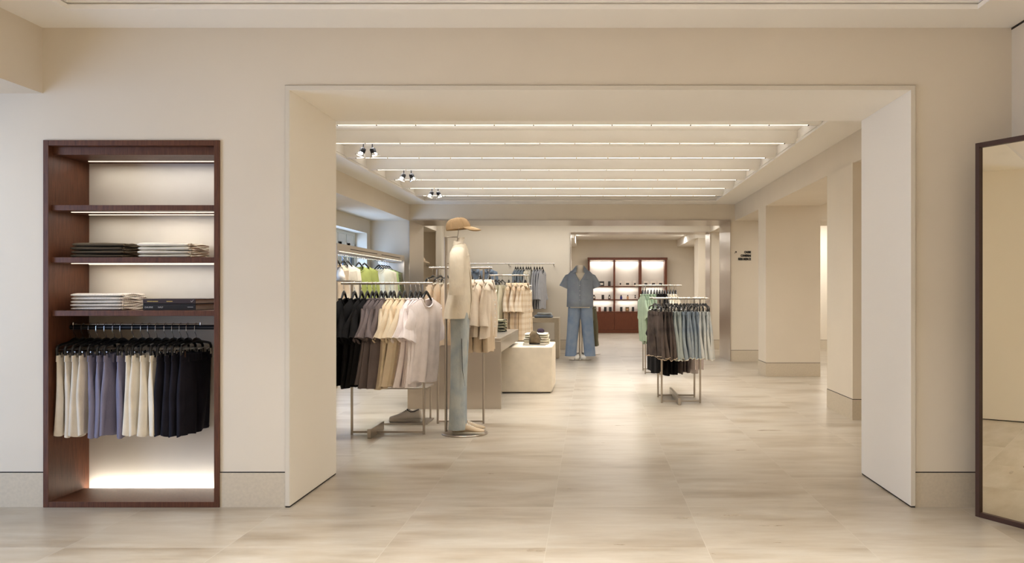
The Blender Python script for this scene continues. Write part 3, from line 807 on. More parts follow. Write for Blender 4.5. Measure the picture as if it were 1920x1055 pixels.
for i, (px, kx, cn, th) in enumerate(wl_):
    j = cnt.get(kx, 0); cnt[kx] = j + 1
    loc = (X_at(px, YW), YW, ZW); rz = pi / 2 - radians(th)
    lng = kx == 'greyshirt'
    hanger('top', loc, rz, 'hanger of the %s %s shirt on the back wall rail' % (ORD[j], cn), 'hangers on the back wall rail')
    tee(loc, rz, F[kx], '%s shirt on the back wall rail, %s %s one from left' % (cn, ORD[j], cn), 'shirts on the back wall rail', 480 + i, name='hanging_shirt', cat='shirt', w=.48, L=.78 if lng else .68, sl=.52 if lng else .3, sa=8, sw=.075, T=.022, nu=18, nv=10)
for i, px in enumerate((890, 915)):
    loc = (X_at(px, YW), YW, ZW); rz = radians(-12 if i == 0 else 10)
    hanger('top', loc, rz, 'hanger of the %s blue denim jacket on the back wall rail' % ORD[i], 'hangers on the back wall rail')
    tee(loc, rz, F['bluegrey'], 'blue denim jacket facing forward, %s on the back wall rail' % ('left one' if i == 0 else 'right one'), 'denim jackets on the back wall rail', 495 + i, name='hanging_denim_jacket', cat='jacket', w=.38, L=.62, sl=.45, sa=8, sw=.07, T=.04, collar_flaps=True)

# ---------------------------------------------------------------- window side steel fixture
FX = -3.13
fx = thing('steel_display_frame', 'long brushed steel display frame with header along the window wall', 'display frame', (FX, 12.4, 0))
def fbx(name, x0, x1, y0, y1, z0, z1, m=STEEL): return B().box(x0 - FX, x1 - FX, y0 - 12.4, y1 - 12.4, z0, z1).build(name, m, fx, bevel=.002)
fbx('header', FX - .02, FX, 10.55, 14.3, 1.70, 1.79, STEELH)
fbx('end_panel', FX - .42, FX, 10.52, 10.55, 0, 1.79)
fbx('end_panel', FX - .42, FX, 14.3, 14.33, 0, 1.79)
fbx('header', FX - .42, FX - .4, 10.55, 14.3, 1.70, 1.79, STEELH)
for a, b_ in ((11.1, 12.5), (12.75, 14.0)): fbx('slot', FX - .001, FX + .0015, a, b_, 1.735, 1.745, GAP)
B().tube([(-.16, 10.55 - 12.4, 1.67), (-.16, 14.3 - 12.4, 1.67)], .011, 10).build('rail', CHROME, fx, smooth=True)
fbx('light_strip', FX - .03, FX - .02, 10.7, 14.2, 1.692, 1.699, GLOWN)
area('display_light', (FX - .05, 12.4, 1.685), 3.4, 6, WARM, size_y=.02, rot=(0, 0, pi / 2))
gf = [(11.05, 'peach', 'peach', 70, .3), (11.35, 'offwhite', 'off white hooded', 60, .3), (11.55, 'offwhite', 'off white', 60, .3), (12.1, 'lime', 'lime green', 55, .5), (12.4, 'lime', 'lime green', 48, .5), (13.25, 'ecru', 'ecru long sleeved', 4, .5), (13.42, 'offwhite', 'off white', 3, .5), (13.56, 'brightlime', 'bright lime', 2, .5), (13.72, 'zebra', 'dark patterned', 0, .5), (13.88, 'olive', 'olive', -4, .5)]
cnt = {}
for i, (Y, kx, cn, th, sl) in enumerate(gf):
    j = cnt.get(cn, 0); cnt[cn] = j + 1
    loc = (FX - .16, Y, 1.67); rz = radians(th)
    hanger('top', loc, rz, 'black hanger of the %s %s garment by the window' % (ORD[j], cn), 'hangers in the window side frame')
    tee(loc, rz, F[kx], '%s top hanging in the window side frame%s' % (cn, ', %s of two' % ORD[j] if cn in ('lime green',) else ''), 'tops in the window side frame', 500 + i, name='hanging_blouse', cat='top', w=.46, L=.68, sl=sl, sa=9, sw=.08, T=.03, amp=.012)
txo = tag(text_mesh('print_mark', 'CF', .07, (FX + .06, 11.05, 1.32), (pi / 2, 0, radians(60)), INK), None, None)
bpy.data.objects.remove(txo)
# shelf with white sneaker at the near end
shf = thing('display_shelf', 'thin steel shelf on the near end of the window frame', 'shelf', (-3.0, 10.22, 1.32)); B().box(-.2, .2, -.28, .22, -.012, 0).build('shelf_plate', RACKM, shf)
B().box(.17, .19, .2, .22, -1.32, -.012).build('post', RACKM, shf); B().box(-.19, -.17, .2, .22, -1.32, -.012).build('post', RACKM, shf)

# ---------------------------------------------------------------- shoes
def shoe(loc, rz, upper, sole, label, group, L=.28, laces=None, collar=DARKTRIM, H=.1, sole_h=.014, name='sneaker'):
    """toe along +x"""
    t = thing(name, label, 'shoe', loc, rz, group); n = 16
    st = [(0.0, .026, .45, .0), (.02, .034, .86, 0), (.08, .036, .97, 0), (.2, .036, .82, 0), (.32, .037, .76, 0), (.42, .040, .88, 0), (.5, .043, .80, 0), (.62, .046, .62, 0), (.75, .047, .46, 0), (.86, .044, .38, 0), (.94, .036, .32, 0), (.985, .022, .24, 0), (1.0, .010, .14, 0)]
    b = B(); R = []
    for x, hw, hh, _ in st:
        hgt = H * hh; ring = []
        for i in range(n):
            a = 2 * pi * i / n; c, s_ = cos(a), sin(a)
            y = hw * math.copysign(abs(c) ** .75, c) * (1 if s_ < 0 else (1 - .35 * max(0, s_)))
            z = sole_h + hgt / 2 + hgt / 2 * math.copysign(abs(s_) ** .7, s_)
            ring.append((x * L, y, z))
        R.append(ring)
    b.rings(R); b.build('upper', upper, t, smooth=80)
    so = B(); R = []
    for z, k in ((0, .93), (.004, 1.03), (sole_h + .004, 1.05), (sole_h + .006, .98)):
        top = [(x * L, hw * k * 1.02, z) for x, hw, _, _ in st]; bot = [(x * L, -hw * k * 1.02, z) for x, hw, _, _ in reversed(st)]
        R.append(top + bot)
    so.rings(R); so.build('sole', sole, t, smooth=40)
    la = B()
    for k in range(6):
        x = (.46 + .045 * k) * L; zt = sole_h + H * (.84 - .075 * k) + .004
        la.tube([(x, -.026, zt - .014), (x + .004, -.012, zt), (x - .002, .012, zt), (x + .003, .026, zt - .014)], .0026, 5)
    la.build('laces', laces or upper, t, smooth=True)
    co = B(); P = [(.03 * L, 0, H * .99), (.1 * L, -.025, H * 1.0), (.2 * L, -.027, H * .86), (.33 * L, -.028, H * .83), (.43 * L, -.02, H * .98), (.45 * L, 0, H * 1.03), (.43 * L, .02, H * .98), (.33 * L, .028, H * .83), (.2 * L, .027, H * .86), (.1 * L, .025, H * 1.0)]
    co.tube(P, .0035, 6, closed=True); co.build('collar', collar, t, smooth=True)
    return t
shoe((-3.03, 10.30, 1.32), radians(-70), WHITESHOE, SOLE, 'white high shoe on the steel shelf by the window frame', 'display shoes', L=.26, H=.16, name='sneaker')
# C shaped steel shoe stand behind rack A
ss = thing('shoe_stand', 'low two level steel shoe stand behind the first rack', 'display stand', (-1.66, 7.85, 0))
B().box(-.22, .19, -.2, .15, 0, .014).build('lower_plate', RACKM, ss, bevel=.004); B().box(-.22, .19, -.2, .15, .318, .332).build('upper_plate', RACKM, ss, bevel=.004); B().tube([(.165, .1, .014), (.165, .1, .318)], .009, 8).build('post', RACKM, ss, smooth=True)
shoe((X_at(790, 7.74), 7.76, .014), pi, GREYSHOE, GREYSHOE, 'grey leather sneaker on the lower plate behind the first rack', 'display shoes', L=.295, H=.108, laces=DARKTRIM)
shoe((X_at(775, 7.74), 7.78, .332), pi, WHITESHOE, SOLE, 'white sneaker on the upper plate half hidden by t-shirts', 'display shoes', L=.27, H=.09)

# ---------------------------------------------------------------- mannequins
def oval_ring(cx, cy, cz, rx, ry, n=24, e=1.0, tilt=0, wob=0, ph=0, k=6):
    R = []
    for i in range(n):
        a = 2 * pi * i / n; c, s_ = cos(a), sin(a); q = 1 + wob * sin(k * a + ph)
        R.append((cx + rx * q * math.copysign(abs(c) ** e, c), cy + ry * q * math.copysign(abs(s_) ** e, s_), cz + tilt * c))
    return R

# cap mannequin, facing +x
MX, MY = -1.061, 7.17
mq = thing('mannequin_stand', 'headless mannequin in tan cap, beige shirt and pale jeans on round base', 'mannequin', (MX, MY, 0))
B().disc((0, 0, 0), .193, .012, 64).build('base_plate', RACKM, mq, smooth=30)
px0 = X_at(836.5, 7.22) - MX
B().tube([(px0, .04, .012), (px0, .04, 1.655)], .012, 12).build('pole', RACKM, mq, smooth=True)
nx = X_at(862, 7.17) - MX
B().tube([(px0, .04, 1.652), (nx - .02, .0, 1.652), (nx - .02, 0, 1.60)], .004, 8).build('arm', RACKM, mq, smooth=True)
nk = B(); nk.rings([oval_ring(nx - .012, 0, 1.54, .05, .05), oval_ring(nx - .006, 0, 1.585, .031, .031), oval_ring(nx + .012, 0, 1.645, .028, .028, tilt=.003)]); nk.build('neck', SKINM, mq, smooth=50)
B().tube([(nx - .02, 0, 1.65), (nx - .012, 0, 1.69), (nx - .008, 0, 1.72), (nx - .008, 0, 1.80)], .0028, 6).build('cap_wire', RACKM, mq, smooth=True)
# torso form
tf = B(); tf.rings([oval_ring(nx, 0, 1.0, .075, .15), oval_ring(nx, 0, 1.25, .08, .16), oval_ring(nx - .005, 0, 1.45, .075, .17), oval_ring(nx - .01, 0, 1.53, .05, .12), oval_ring(nx - .01, 0, 1.555, .035, .05)]); tf.build('torso', SKINM, mq, smooth=60)
# shirt
def zc(py, Y=7.17): return 1.2 - (py - 545) * Y / 1600
def xm(px, Y=7.17): return X_at(px, Y) - MX
sb = B(); R = []
for py, xl, xr, hy in ((457, 853, 873, .055), (462, 850, 875, .10), (468, 848, 877, .165), (480, 847, 879, .17), (500, 846, 881, .165), (530, 845, 883, .175), (560, 840, 884, .20), (580, 836, 883, .235), (596, 834, 880, .24)):
    R.append(oval_ring((xm(xl) + xm(xr)) / 2, 0, zc(py), (xm(xr) - xm(xl)) / 2, hy, 40, .9, 0, .0 if py < 500 else .035 * (py - 490) / 100, 1.0, 7))
R.append([(p[0] * .98, p[1] * .97, p[2] + .015) for p in R[-1]])
sb.rings(R, False, False); shirt = sb.build('shirt', F['oxford'], mq, smooth=70)
for sg in (-1, 1):
    b = B(); R = []
    for j, (py, px, hw, oy) in enumerate(((463, 860, .03, .13), (466, 859, .050, .165), (474, 857, .058, .205), (490, 856, .060, .232), (515, 856, .060, .245), (538, 856, .060, .252), (548, 856, .060, .256))):
        Y = MY + sg * oy
        R.append(oval_ring(X_at(px, Y) - MX, sg * oy, 1.2 - (py - 545) * Y / 1600 if sg < 0 else zc(py), hw, .035 if j > 1 else .02, 20, .9, 0, .03, j * .7 + sg, 4))
    R.append([(p[0], p[1], p[2] + .02) for p in R[-1]])
    b.rings(R, True, False); b.build('sleeve', F['oxford'], shirt, smooth=70)
    Y = MY + sg * .257
    cu = B(); rr_ = [oval_ring(X_at(856, Y) - MX, sg * .256, 1.2 - (q - 545) * Y / 1600 if sg < 0 else zc(q), .064, .040, 20, .9) for q in (538, 553)]
    rr_.append([(p[0] * 1, p[1], p[2] + .02) for p in oval_ring(X_at(856, Y) - MX, sg * .256, rr_[-1][0][2], .056, .032, 20, .9)])
    cu.rings(rr_, False, False); cu.build('cuff', F['oxford'], shirt, smooth=40)
# collar and placket
co = B()
co.rings([oval_ring(xm(861), 0, zc(463), .052, .085, 28, .9, -.012), oval_ring(xm(860.5), 0, zc(457), .046, .068, 28, .9, -.014), oval_ring(xm(861), 0, zc(454), .043, .062, 28, .9, -.016)], False, False)
for sg in (-1, 1):
    co.add([(xm(869), sg * .05, zc(457)), (xm(874), sg * .03, zc(462)), (xm(880), sg * .045, zc(479)), (xm(873), sg * .085, zc(483)), (xm(863), sg * .092, zc(468)), (xm(859), sg * .075, zc(458))], [(0, 1, 2, 3, 4, 5)])
o = co.build('collar', F['oxford'], shirt); o.modifiers.new('t', 'SOLIDIFY').thickness = .005
pk = B(); pk.tube([(xm(877), -.03, zc(478)), (xm(884), -.02, zc(520)), (xm(886), -.02, zc(560)), (xm(881), -.02, zc(597))], .012, 8, flat=.4); pk.build('placket', F['oxford'], shirt, smooth=True)
ins = B(); ins.tube([(xm(869), -.03, zc(466)), (xm(876), -.02, zc(480)), (xm(880), -.015, zc(500))], .010, 8, flat=.5); ins.build('neck_opening', F['tan'], shirt, smooth=True)
# jeans
jn = B()
for sg, dx in ((-1, 0), (1, 3)):
    R = []
    for py, xl, xr in ((575, 846, 878), (600, 845, 877), (640, 845, 875), (680, 845, 873), (720, 845, 872), (760, 844, 872), (785, 843, 873), (804, 842, 874)):
        Y = MY + sg * .085; cy = sg * .085
        cx = (X_at(xl + dx, Y) + X_at(xr + dx, Y)) / 2 - MX; hw = (xr - xl) / 2 * Y / 1600
        z = 1.2 - (py - 545) * Y / 1600
        R.append(oval_ring(cx, cy, max(.05, z), hw, .082 + .01 * (py > 740), 24, .85, 0, .05, py * .02, 5))
    R.append([(p[0], p[1], p[2] + .02) for p in R[-1]])
    jn.rings(R, True, False)
jeans = jn.build('jeans', F['paledenim'], mq, smooth=70)
B().tube([(xm(870), -.09, zc(595)), (xm(871.5), -.17, zc(640)), (xm(873), -.172, zc(690)), (xm(877), -.16, zc(719))], [.004, .006, .007, .002], 6, flat=.4).build('belt_end', BLACKP, jeans, smooth=True)
# cap
cp = thing('baseball_cap', 'tan baseball cap floating above the mannequin on its wire', 'cap', (X_at(861, 7.17), MY, 1.716), rot=(0, radians(-9), 0))
def make_cap(t, mat, brimmat, Lx=.105):
    b = B(); R = []; n = 36
    for j in range(11):
        a = (pi / 2) * j / 10; z = .098 * sin(a) ** .95; q = cos(a) ** .62
        R.append([(Lx * q * (1 - .05 * cos(2 * pi * i / n)) * cos(2 * pi * i / n) - .004 * j / 10, .083 * q * sin(2 * pi * i / n), z - .006 * cos(2 * pi * i / n) * (1 - j / 10)) for i in range(n)])
    R.insert(0, [(p[0] * .96, p[1] * .96, p[2] + .01) for p in R[0]])
    b.rings(R, False, True); cr = b.build('crown', mat, t, smooth=70)
    s_ = B()
    for k in range(3):
        a = pi * k / 3
        for sg in (0, pi): s_.tube([((Lx + .001) * cos(q) ** .62 * cos(a + sg) * (1 - .05 * cos(a + sg)), .084 * cos(q) ** .62 * sin(a + sg),   .099 * sin(q) ** .95) for q in [i * pi / 2 / 10 for i in range(1, 10)]], .0012, 5)
    s_.build('seam', brimmat, cr, smooth=True)
    B().disc((-.004, 0, .096), .008, .006, 12).build('top_button', mat, t)
    br = B(); V = []; nb = 20; m = 8
    for j in range(m + 1):
        for i in range(nb + 1):
            u = -1 + 2 * i / nb; t_ = j / m
            a = u * 1.12; x0 = Lx * .955 * cos(a); y0 = .081 * sin(a)
            ext = .080 * t_ * max(0, cos(u * pi / 2)) ** .55
            sh_ = max(0, cos(u * pi / 2)) ** .55; V.append((x0 + ext, y0 * (1 - .10 * t_ * sh_), .004 - sh_ * t_ * (.040 * t_ ** .3 + .030 * u * u)))
    br.add(V, [(j * (nb + 1) + i, j * (nb + 1) + i + 1, (j + 1) * (nb + 1) + i + 1, (j + 1) * (nb + 1) + i) for j in range(m) for i in range(nb)])
    o = br.build('brim', brimmat, t, smooth=True); o.modifiers.new('t', 'SOLIDIFY').thickness = .004
make_cap(cp, F['cap'], fabric('cap brim cloth', (188, 160, 124)))
WL = plain('white laces', (232, 226, 214), .8)
shoe((X_at(848, 7.05), MY - .085, .012), 0, F['suede'], SOLE, 'tan suede shoe on the round base, nearer of the pair', 'suede shoes under the capped mannequin', L=.262, H=.082, laces=WL, collar=F['suede'])
shoe((X_at(852, 7.25), MY + .085, .012), 0, F['suede'], SOLE, 'tan suede shoe on the round base, farther of the pair', 'suede shoes under the capped mannequin', L=.262, H=.082, laces=WL, collar=F['suede'])
# second cap far left seen through the steel portal
c2s = thing('cap_stand', 'slim stand carrying a cap beyond the steel portal', 'display stand', (-3.28, 16.4, 0)); B().disc((0, 0, 0), .15, .012).build('base_plate', RACKM, c2s); B().tube([(0, 0, .012), (0, 0, 1.84)], .01, 8).build('pole', RACKM, c2s, smooth=True)
c2 = thing('baseball_cap', 'olive and white cap half hidden behind the steel portal jamb', 'cap', (-3.28, 16.4, 1.765), rot=(0, 0, 0)); make_cap(c2, F['tan'], F['tan'])

# blue mannequin facing the camera
QX, QY = X_at(1088, 14.85), 14.86; k = QY / 1600
m2 = thing('mannequin_stand', 'headless mannequin in slate blue shirt and wide blue jeans', 'mannequin', (QX, QY, 0))
def qx(px): return (px - 1108) * k - QX
def qz(py): return 1.2 - (py - 545) * k
B().disc((0, 0, 0), .195, .01, 48).build('base_plate', RACKM, m2, smooth=30)
p2 = B(); p2.tube([(-.012, .03, .01), (-.012, .03, 1.1)], .012, 10); p2.tube([(.028, .03, .01), (.028, .03, 1.1)], .008, 10); p2.build('pole', RACKM, m2, smooth=True)
t2 = B(); t2.rings([oval_ring(0, 0, .95, .16, .09), oval_ring(0, 0, 1.3, .18, .10), oval_ring(0, 0, 1.47, .19, .08), oval_ring(0, 0, 1.53, .10, .06), oval_ring(0, 0, 1.57, .068, .062), oval_ring(0, 0, qz(497), .062, .058)]); t2.build('torso', SKINM, m2, smooth=60)
us = B(); us.rings([oval_ring(0, 0, z, rx, ry, 32, .85) for z, rx, ry in ((1.515, .12, .08), (1.47, .20, .10), (1.2, .205, .11), (.905, .215, .12))], False, False)
us.build('undershirt', F['offwhite'], m2, smooth=60)
sb = B(); R = []
N = 41
for py, hw, dy, half in ((504, .085, .07, .10), (508, .16, .09, .085), (513, .205, .105, .06), (520, .222, .115, .03), (528, .222, .12, .004), (545, .222, .125, .003), (560, .224, .13, .003), (575, .228, .135, .003)):
    ring = []
    # open front strip: start just right of the opening, go round the back, end left of it
    g0 = half / hw
    if half < .01: g0 = -.03
    a0 = -pi / 2 + math.asin(min(.95, g0)); a1 = 3 * pi / 2 - math.asin(min(.95, g0))
    for i in range(N):
        a = a0 + (a1 - a0) * i / (N - 1); c, s_ = cos(a), sin(a)
        q = 1 + (.02 * sin(5 * a + py * .03) if py > 525 else 0)
        ring.append((hw * q * math.copysign(abs(c) ** .8, c), dy * q * math.copysign(abs(s_) ** .9, s_), qz(py)))
    R.append(ring)
v = [p for r_ in R for p in r_]; f = [(j * N + i, j * N + i + 1, (j + 1) * N + i + 1, (j + 1) * N + i) for j in range(len(R) - 1) for i in range(N - 1)]
sb.add(v, f); sh = sb.build('shirt', F['slate'], m2, smooth=70); sh.modifiers.new('t', 'SOLIDIFY').thickness = .004
for sg in (-1, 1):
    b = B(); R = []
    for t_, hw in ((0, .035), (.12, .065), (.4, .075), (.75, .078), (1, .08)):
        cx = sg * (.185 + .105 * t_); cz = qz(512) - .03 - .215 * t_; a = radians(24)
        ring = []
        for i in range(20):
            q = 2 * pi * i / 20
            ring.append((cx + sg * hw * cos(q) * cos(a), .06 * sin(q) * (.6 + .4 * t_), cz + hw * cos(q) * sin(a)))
        R.append(ring)
    R.append([(p[0] * .98, p[1] * .85, p[2] + .015) for p in R[-1]])
    b.rings(R, True, False); b.build('sleeve', F['slate'], sh, smooth=70)
co = B()
for sg in (-1, 1):
    co.add([(sg * .062, .055, qz(498)), (sg * .070, -.02, qz(498.5)), (sg * .060, -.085, qz(503)), (sg * .066, -.118, qz(511)), (sg * .135, -.112, qz(512)), (sg * .125, -.06, qz(506)), (sg * .105, .0, qz(503)), (sg * .085, .06, qz(502))], [(0, 1, 6, 7), (1, 2, 5, 6), (2, 3, 4, 5)])
o = co.build('collar', F['slate'], sh); o.modifiers.new('t', 'SOLIDIFY').thickness = .006
bt = B()
for py in (526, 535, 545, 553, 562): bt.tube([(-.006, -.118 - .0006 * (py - 520), qz(py)), (-.006, -.126 - .0006 * (py - 520), qz(py))], .006, 8)
bt.build('button', WHITEP, sh)
B().box(.05, .14, -.128, -.118, qz(524) - .004, qz(524) + .004).build('chest_pocket', F['bluegrey'], sh)
jn = B()
for sg in (-1, 1):
    R = []
    for py, xi, xo in ((570, 0, .20), (580, -.004, .215), (594, -.004, .222), (600, .014, .226), (625, .035, .236), (650, .055, .252), (667, .066, .264)):
        R.append(oval_ring(sg * (xi + xo) / 2, -.01, qz(py), (xo - xi) / 2, .09, 24, .85, 0, .03, py * .05 * sg, 5))
    R.append([(p[0], p[1], p[2] + .02) for p in R[-1]])
    jn.rings(R, True, False)
jeans2 = jn.build('jeans', fabric('faded jeans cloth', (124, 143, 170), fade=(140, 155, 176)), m2, smooth=70)
for sg in (-1, 1):
    shoe((QX + sg * .058, QY + .10, .01), -pi / 2, WHITESHOE, SOLE, 'white chunky sneaker under the blue jeans, %s one of the pair' % ('left' if sg < 0 else 'right'), 'white sneakers under the blue mannequin', L=.25, H=.11, laces=DARKTRIM)
# olive trousers on a slim stand behind it
XO, YO = X_at(1111, 16.2), 16.2
ts = thing('garment_stand', 'slim steel stand behind the blue mannequin', 'display stand', (XO, YO, 0)); B().disc((0, 0, 0), .15, .01).build('base_plate', RACKM, ts); B().tube([(0, .0, .01), (0, .0, .86)], .009, 8).build('pole', RACKM, ts, smooth=True); B().box(-.08, .08, -.008, .008, .86, .88).build('cross_bar', RACKM, ts)
trousers((XO, YO, 1.02), radians(50), F['olive'], 'olive trousers showing behind the blue mannequin on its right', None, 600, name='hanging_trousers', cat='trousers', w=.18, L=.75, ztop=-.12, T=.05, taper=1.7)

# ---------------------------------------------------------------- tables and plinth
st = thing('steel_table', 'brushed steel display table with waterfall end panel beside the plinth', 'table', (-1.387, 9.7, 0))
def stb(n, x0, x1, y0, y1, z0, z1, m=STEEL, bv=.003): return B().box(x0 + 1.387, x1 + 1.387, y0 - 9.7, y1 - 9.7, z0, z1).build(n, m, st, bevel=bv)
stb('end_panel', -1.862, -.912, 8.66, 8.69, 0, .69); stb('tabletop', -1.862, -.912, 8.66, 10.73, .69, .72, STEELH)
stb('side_apron', -.93, -.912, 8.69, 10.73, .577, .69, STEELH); stb('side_apron', -1.862, -1.844, 8.69, 10.73, .577, .69, STEELH)
stb('end_panel', -1.862, -1.2, 10.70, 10.73, 0, .69)
pl = tag(B().box(-1.06, -.456, 10.0, 11.0, .012, .544).build('display_plinth', PLINTHM, bevel=.012), 'pale cast stone display plinth tucked under the steel table', 'plinth')
B().box(-1.04, -.476, 10.02, 10.98, 0, .012).build('recessed_foot', GAP, pl)
lt = thing('side_table', 'limestone waterfall table with folded denim before the back wall', 'table', (-1.1, 15.5, 0))
B().box(-.53, .53, -.3, .35, .635, .715).build('tabletop', TABLEM, lt, bevel=.004); B().box(.45, .53, -.3, .35, 0, .635).build('leg_panel', TABLEM, lt, bevel=.004); B().box(-.53, -.45, -.3, .35, 0, .635).build('leg_panel', TABLEM, lt, bevel=.004)
# on the tables
stack(-1.15, 10.12, .72, .26, .26, [.036] * 4, F['bands'], 'folded black and yellow banded knit on steel table, %s of stack', 'folded banded knits on the steel table', 620)
stack(X_at(1019, 15.45), 15.45, .715, .30, .3, [.05], F['slate'], 'folded slate denim on the limestone table, %s layer', 'folded denim on the limestone table', 640)
folded((X_at(1020, 15.45), 15.47, .765), .24, .24, .04, F['washed'], 'folded pale washed denim on top of slate denim', 'folded denim on the limestone table', 650)
tr = tag(B().box(X_at(981, 10.25), X_at(1023, 10.25), 10.17, 10.40, .544, .556).build('display_tray', RACKM, bevel=.006), 'thin steel tray on the stone plinth under a brown pouch', 'tray')
for i in range(5):
    folded((X_at(1006, 10.62) + (-.004, .006, -.005, .004, .0)[i], 10.60, .544 + .027 * i), .30 - .008 * i, .32, .027, F['offwhite'] if i % 2 == 0 else F['ecru'], 'folded cream sweatshirt behind the brown pouch, %s' % ('lowest of the stack' if i == 0 else 'topmost of the stack' if i == 4 else ORD[4 - i] + ' from top'), 'folded sweatshirts on the plinth', 660 + i)
bg = thing('drawstring_pouch', 'crumpled olive brown pouch with black cord on steel tray', 'pouch', (X_at(1002.5, 10.28), 10.28, .556))
b = B(); R = []; rp = random.Random(3)
for z, rx, ry in ((0.012, .064, .045), (.03, .066, .05), (.07, .064, .046), (.10, .06, .04), (.125, .052, .03), (.145, .035, .018), (.16, .02, .008)):
    R.append([(rx * math.copysign(abs(cos(2 * pi * i / 20)) ** .7, cos(2 * pi * i / 20)) * (1 + rp.uniform(-.06, .06)) - (.012 if z > .12 else 0), ry * sin(2 * pi * i / 20) * (1 + rp.uniform(-.12, .12)), z + rp.uniform(-.004, .004)) for i in range(20)])
b.rings(R); b.build('pouch_body', F['bag'], bg, smooth=80)
B().box(-.064, .064, -.045, .045, 0, .014).build('pouch_bottom', BLACKP, bg, bevel=.004)
B().tube([(.02, -.02, .145), (.05, -.03, .12), (.065, -.03, .085), (.08, -.03, .06)], .003, 6).build('drawcord', BLACKP, bg, smooth=True)
pm = B(); pm.rings([oval_ring(0, 0, z, r_, r_, 20, 1, 0, .08, z * 90, 5) for z, r_ in ((0, .03), (.012, .042), (.032, .044), (.048, .034), (.056, .015))]); tag(pm.build('rolled_beanie', F['plum'], smooth=True, loc=(X_at(1014, 10.62), 10.6, .544 + .027 * 5)), 'dark plum rolled beanie on the cream sweatshirt stack', 'beanie')

# ---------------------------------------------------------------- perfume cabinet in the last room
CY = 24.3; ck = CY / 1600; cx0 = X_at(1102, CY)
cb = thing('perfume_cabinet', 'tall reddish wooden display cabinet with lit shelves at the far end', 'cabinet', (cx0, CY, 0))
def cbx(n, px0_, px1_, z0, z1, y0=0, y1=.39, m=WOODR, par=None): return B().box(X_at(px0_, CY) - cx0, X_at(px1_, CY) - cx0, y0, y1, z0, z1).build(n, m, par or cb, bevel=.003)
ZT = 2.15
cbx('side_panel', 1102.3, 1105.8, .0, ZT - .07); cbx('side_panel', 1246.5, 1250.8, 0, ZT - .07)
cbx('divider', 1150.3, 1153.6, .6, ZT - .07); cbx('divider', 1198, 1203, .6, ZT - .07)
cbx('top_panel', 1101.6, 1251.6, ZT - .07, ZT, -.02)
cbx('back_panel', 1105.8, 1246.5, .6, ZT - .07, .36, .39, NICHE)
cbx('counter', 1105.8, 1246.5, .585, .61, -.005)
for a, b_ in ((1105.8, 1150.3), (1153.6, 1198), (1203, 1246.5)):
    for z in (1.337, .957):
        cbx('shelf', a, b_, z - .02, z, .02, .36)
        area('cabinet_light', ((X_at(a, CY) + X_at(b_, CY)) / 2, CY + .26, z - .03), .6, 1.5, WARM, size_y=.02)
    cbx('light_strip', a + .5, b_ - .5, ZT - .078, ZT - .0705, .28, .295, GLOWN)
    area('cabinet_light', ((X_at(a, CY) + X_at(b_, CY)) / 2, CY + .28, ZT - .09), .6, 3.2, WARM, size_y=.02)
dd = [(1105.8, 1151.9), (1152.1, 1200.4), (1200.6, 1246.5)]
for a, b_ in dd: cbx('door', a + .1, b_ - .1, .09, .58, .0, .02)
cbx('cabinet_base', 1105.8, 1246.5, 0, .086, .0, .38)
PB = {'dark': plain('black box', (40, 36, 36), .4), 'pale': plain('pale box', (222, 210, 196), .6), 'red': plain('red brown box', (120, 58, 38), .5), 'blue': plain('blue glass', (40, 40, 110), .3), 'brown': plain('brown box', (104, 84, 56), .5), 'tan': plain('amber glass', (186, 140, 100), .3)}
def pf(zpx0, zpx1, z, h, col, lab, kind='box', face=None, row='top'):
    x0, x1 = X_at(1095 + zpx0 / 6.594, CY), X_at(1095 + zpx1 / 6.594, CY); w_ = (x1 - x0)
    t = thing('perfume_box' if kind == 'box' else 'perfume_bottle', lab, 'perfume', ((x0 + x1) / 2, CY + .12, z), group='perfumes in the far cabinet')
    if kind == 'box':
        B().box(-w_ / 2, w_ / 2, -.03, .03, 0, h).build('carton', PB[col], t, bevel=.002)
    else:
        B().box(-w_ / 2, w_ / 2, -.022, .022, 0, h * .7).build('flask', PB[col], t, bevel=.006); B().tube([(0, 0, h * .7), (0, 0, h)], w_ * .28, 12).build('cap', PB['dark'], t, smooth=40)
    if face: B().box(-w_ * .28, w_ * .28, -.032 if kind == 'box' else -.024, -.028 if kind == 'box' else -.02, h * .25, h * .62).build('front_patch', PB[face], t)
z1_, z2_, z3_ = 1.337, .957, .61
pf(130, 152, z1_, .12, 'dark', 'black perfume box half hidden by the blue shirt sleeve', face='pale')
pf(187, 250, z1_, .135, 'dark', 'wide black box with white square in left bay top shelf', face='pale')
pf(298, 330, z1_, .135, 'dark', 'narrow black box beside left divider, top shelf', )
pf(435, 468, z1_, .14, 'pale', 'narrow white box with black top mark, middle bay top shelf left end', face='dark')
pf(505, 575, z1_, .14, 'pale', 'wide white box with black square, centre of middle bay top shelf', face='dark')
pf(612, 650, z1_, .14, 'pale', 'narrow white box with black mark, middle bay top shelf right end', face='dark')
pf(735, 800, z1_, .14, 'pale', 'pale box with dark mark in right bay, leftmost of three', face='dark')
pf(828, 895, z1_, .14, 'pale', 'pale box with dark mark in right bay, centre of three', face='dark')
pf(915, 985, z1_, .14, 'pale', 'pale box with dark mark in right bay, rightmost of three', face='dark')
pf(108, 142, z2_, .13, 'dark', 'black bottle with white label, left bay second shelf beside shirt sleeve', 'bottle', 'pale')
pf(218, 250, z2_, .13, 'dark', 'plain black box at centre of left bay second shelf')
pf(300, 330, z2_, .13, 'dark', 'black bottle with white label, left bay second shelf beside divider', 'bottle', 'pale')
pf(447, 475, z2_, .125, 'blue', 'deep blue glass bottle on middle bay second shelf', 'bottle')
pf(530, 556, z2_, .125, 'tan', 'amber glass bottle on middle bay second shelf', 'bottle')
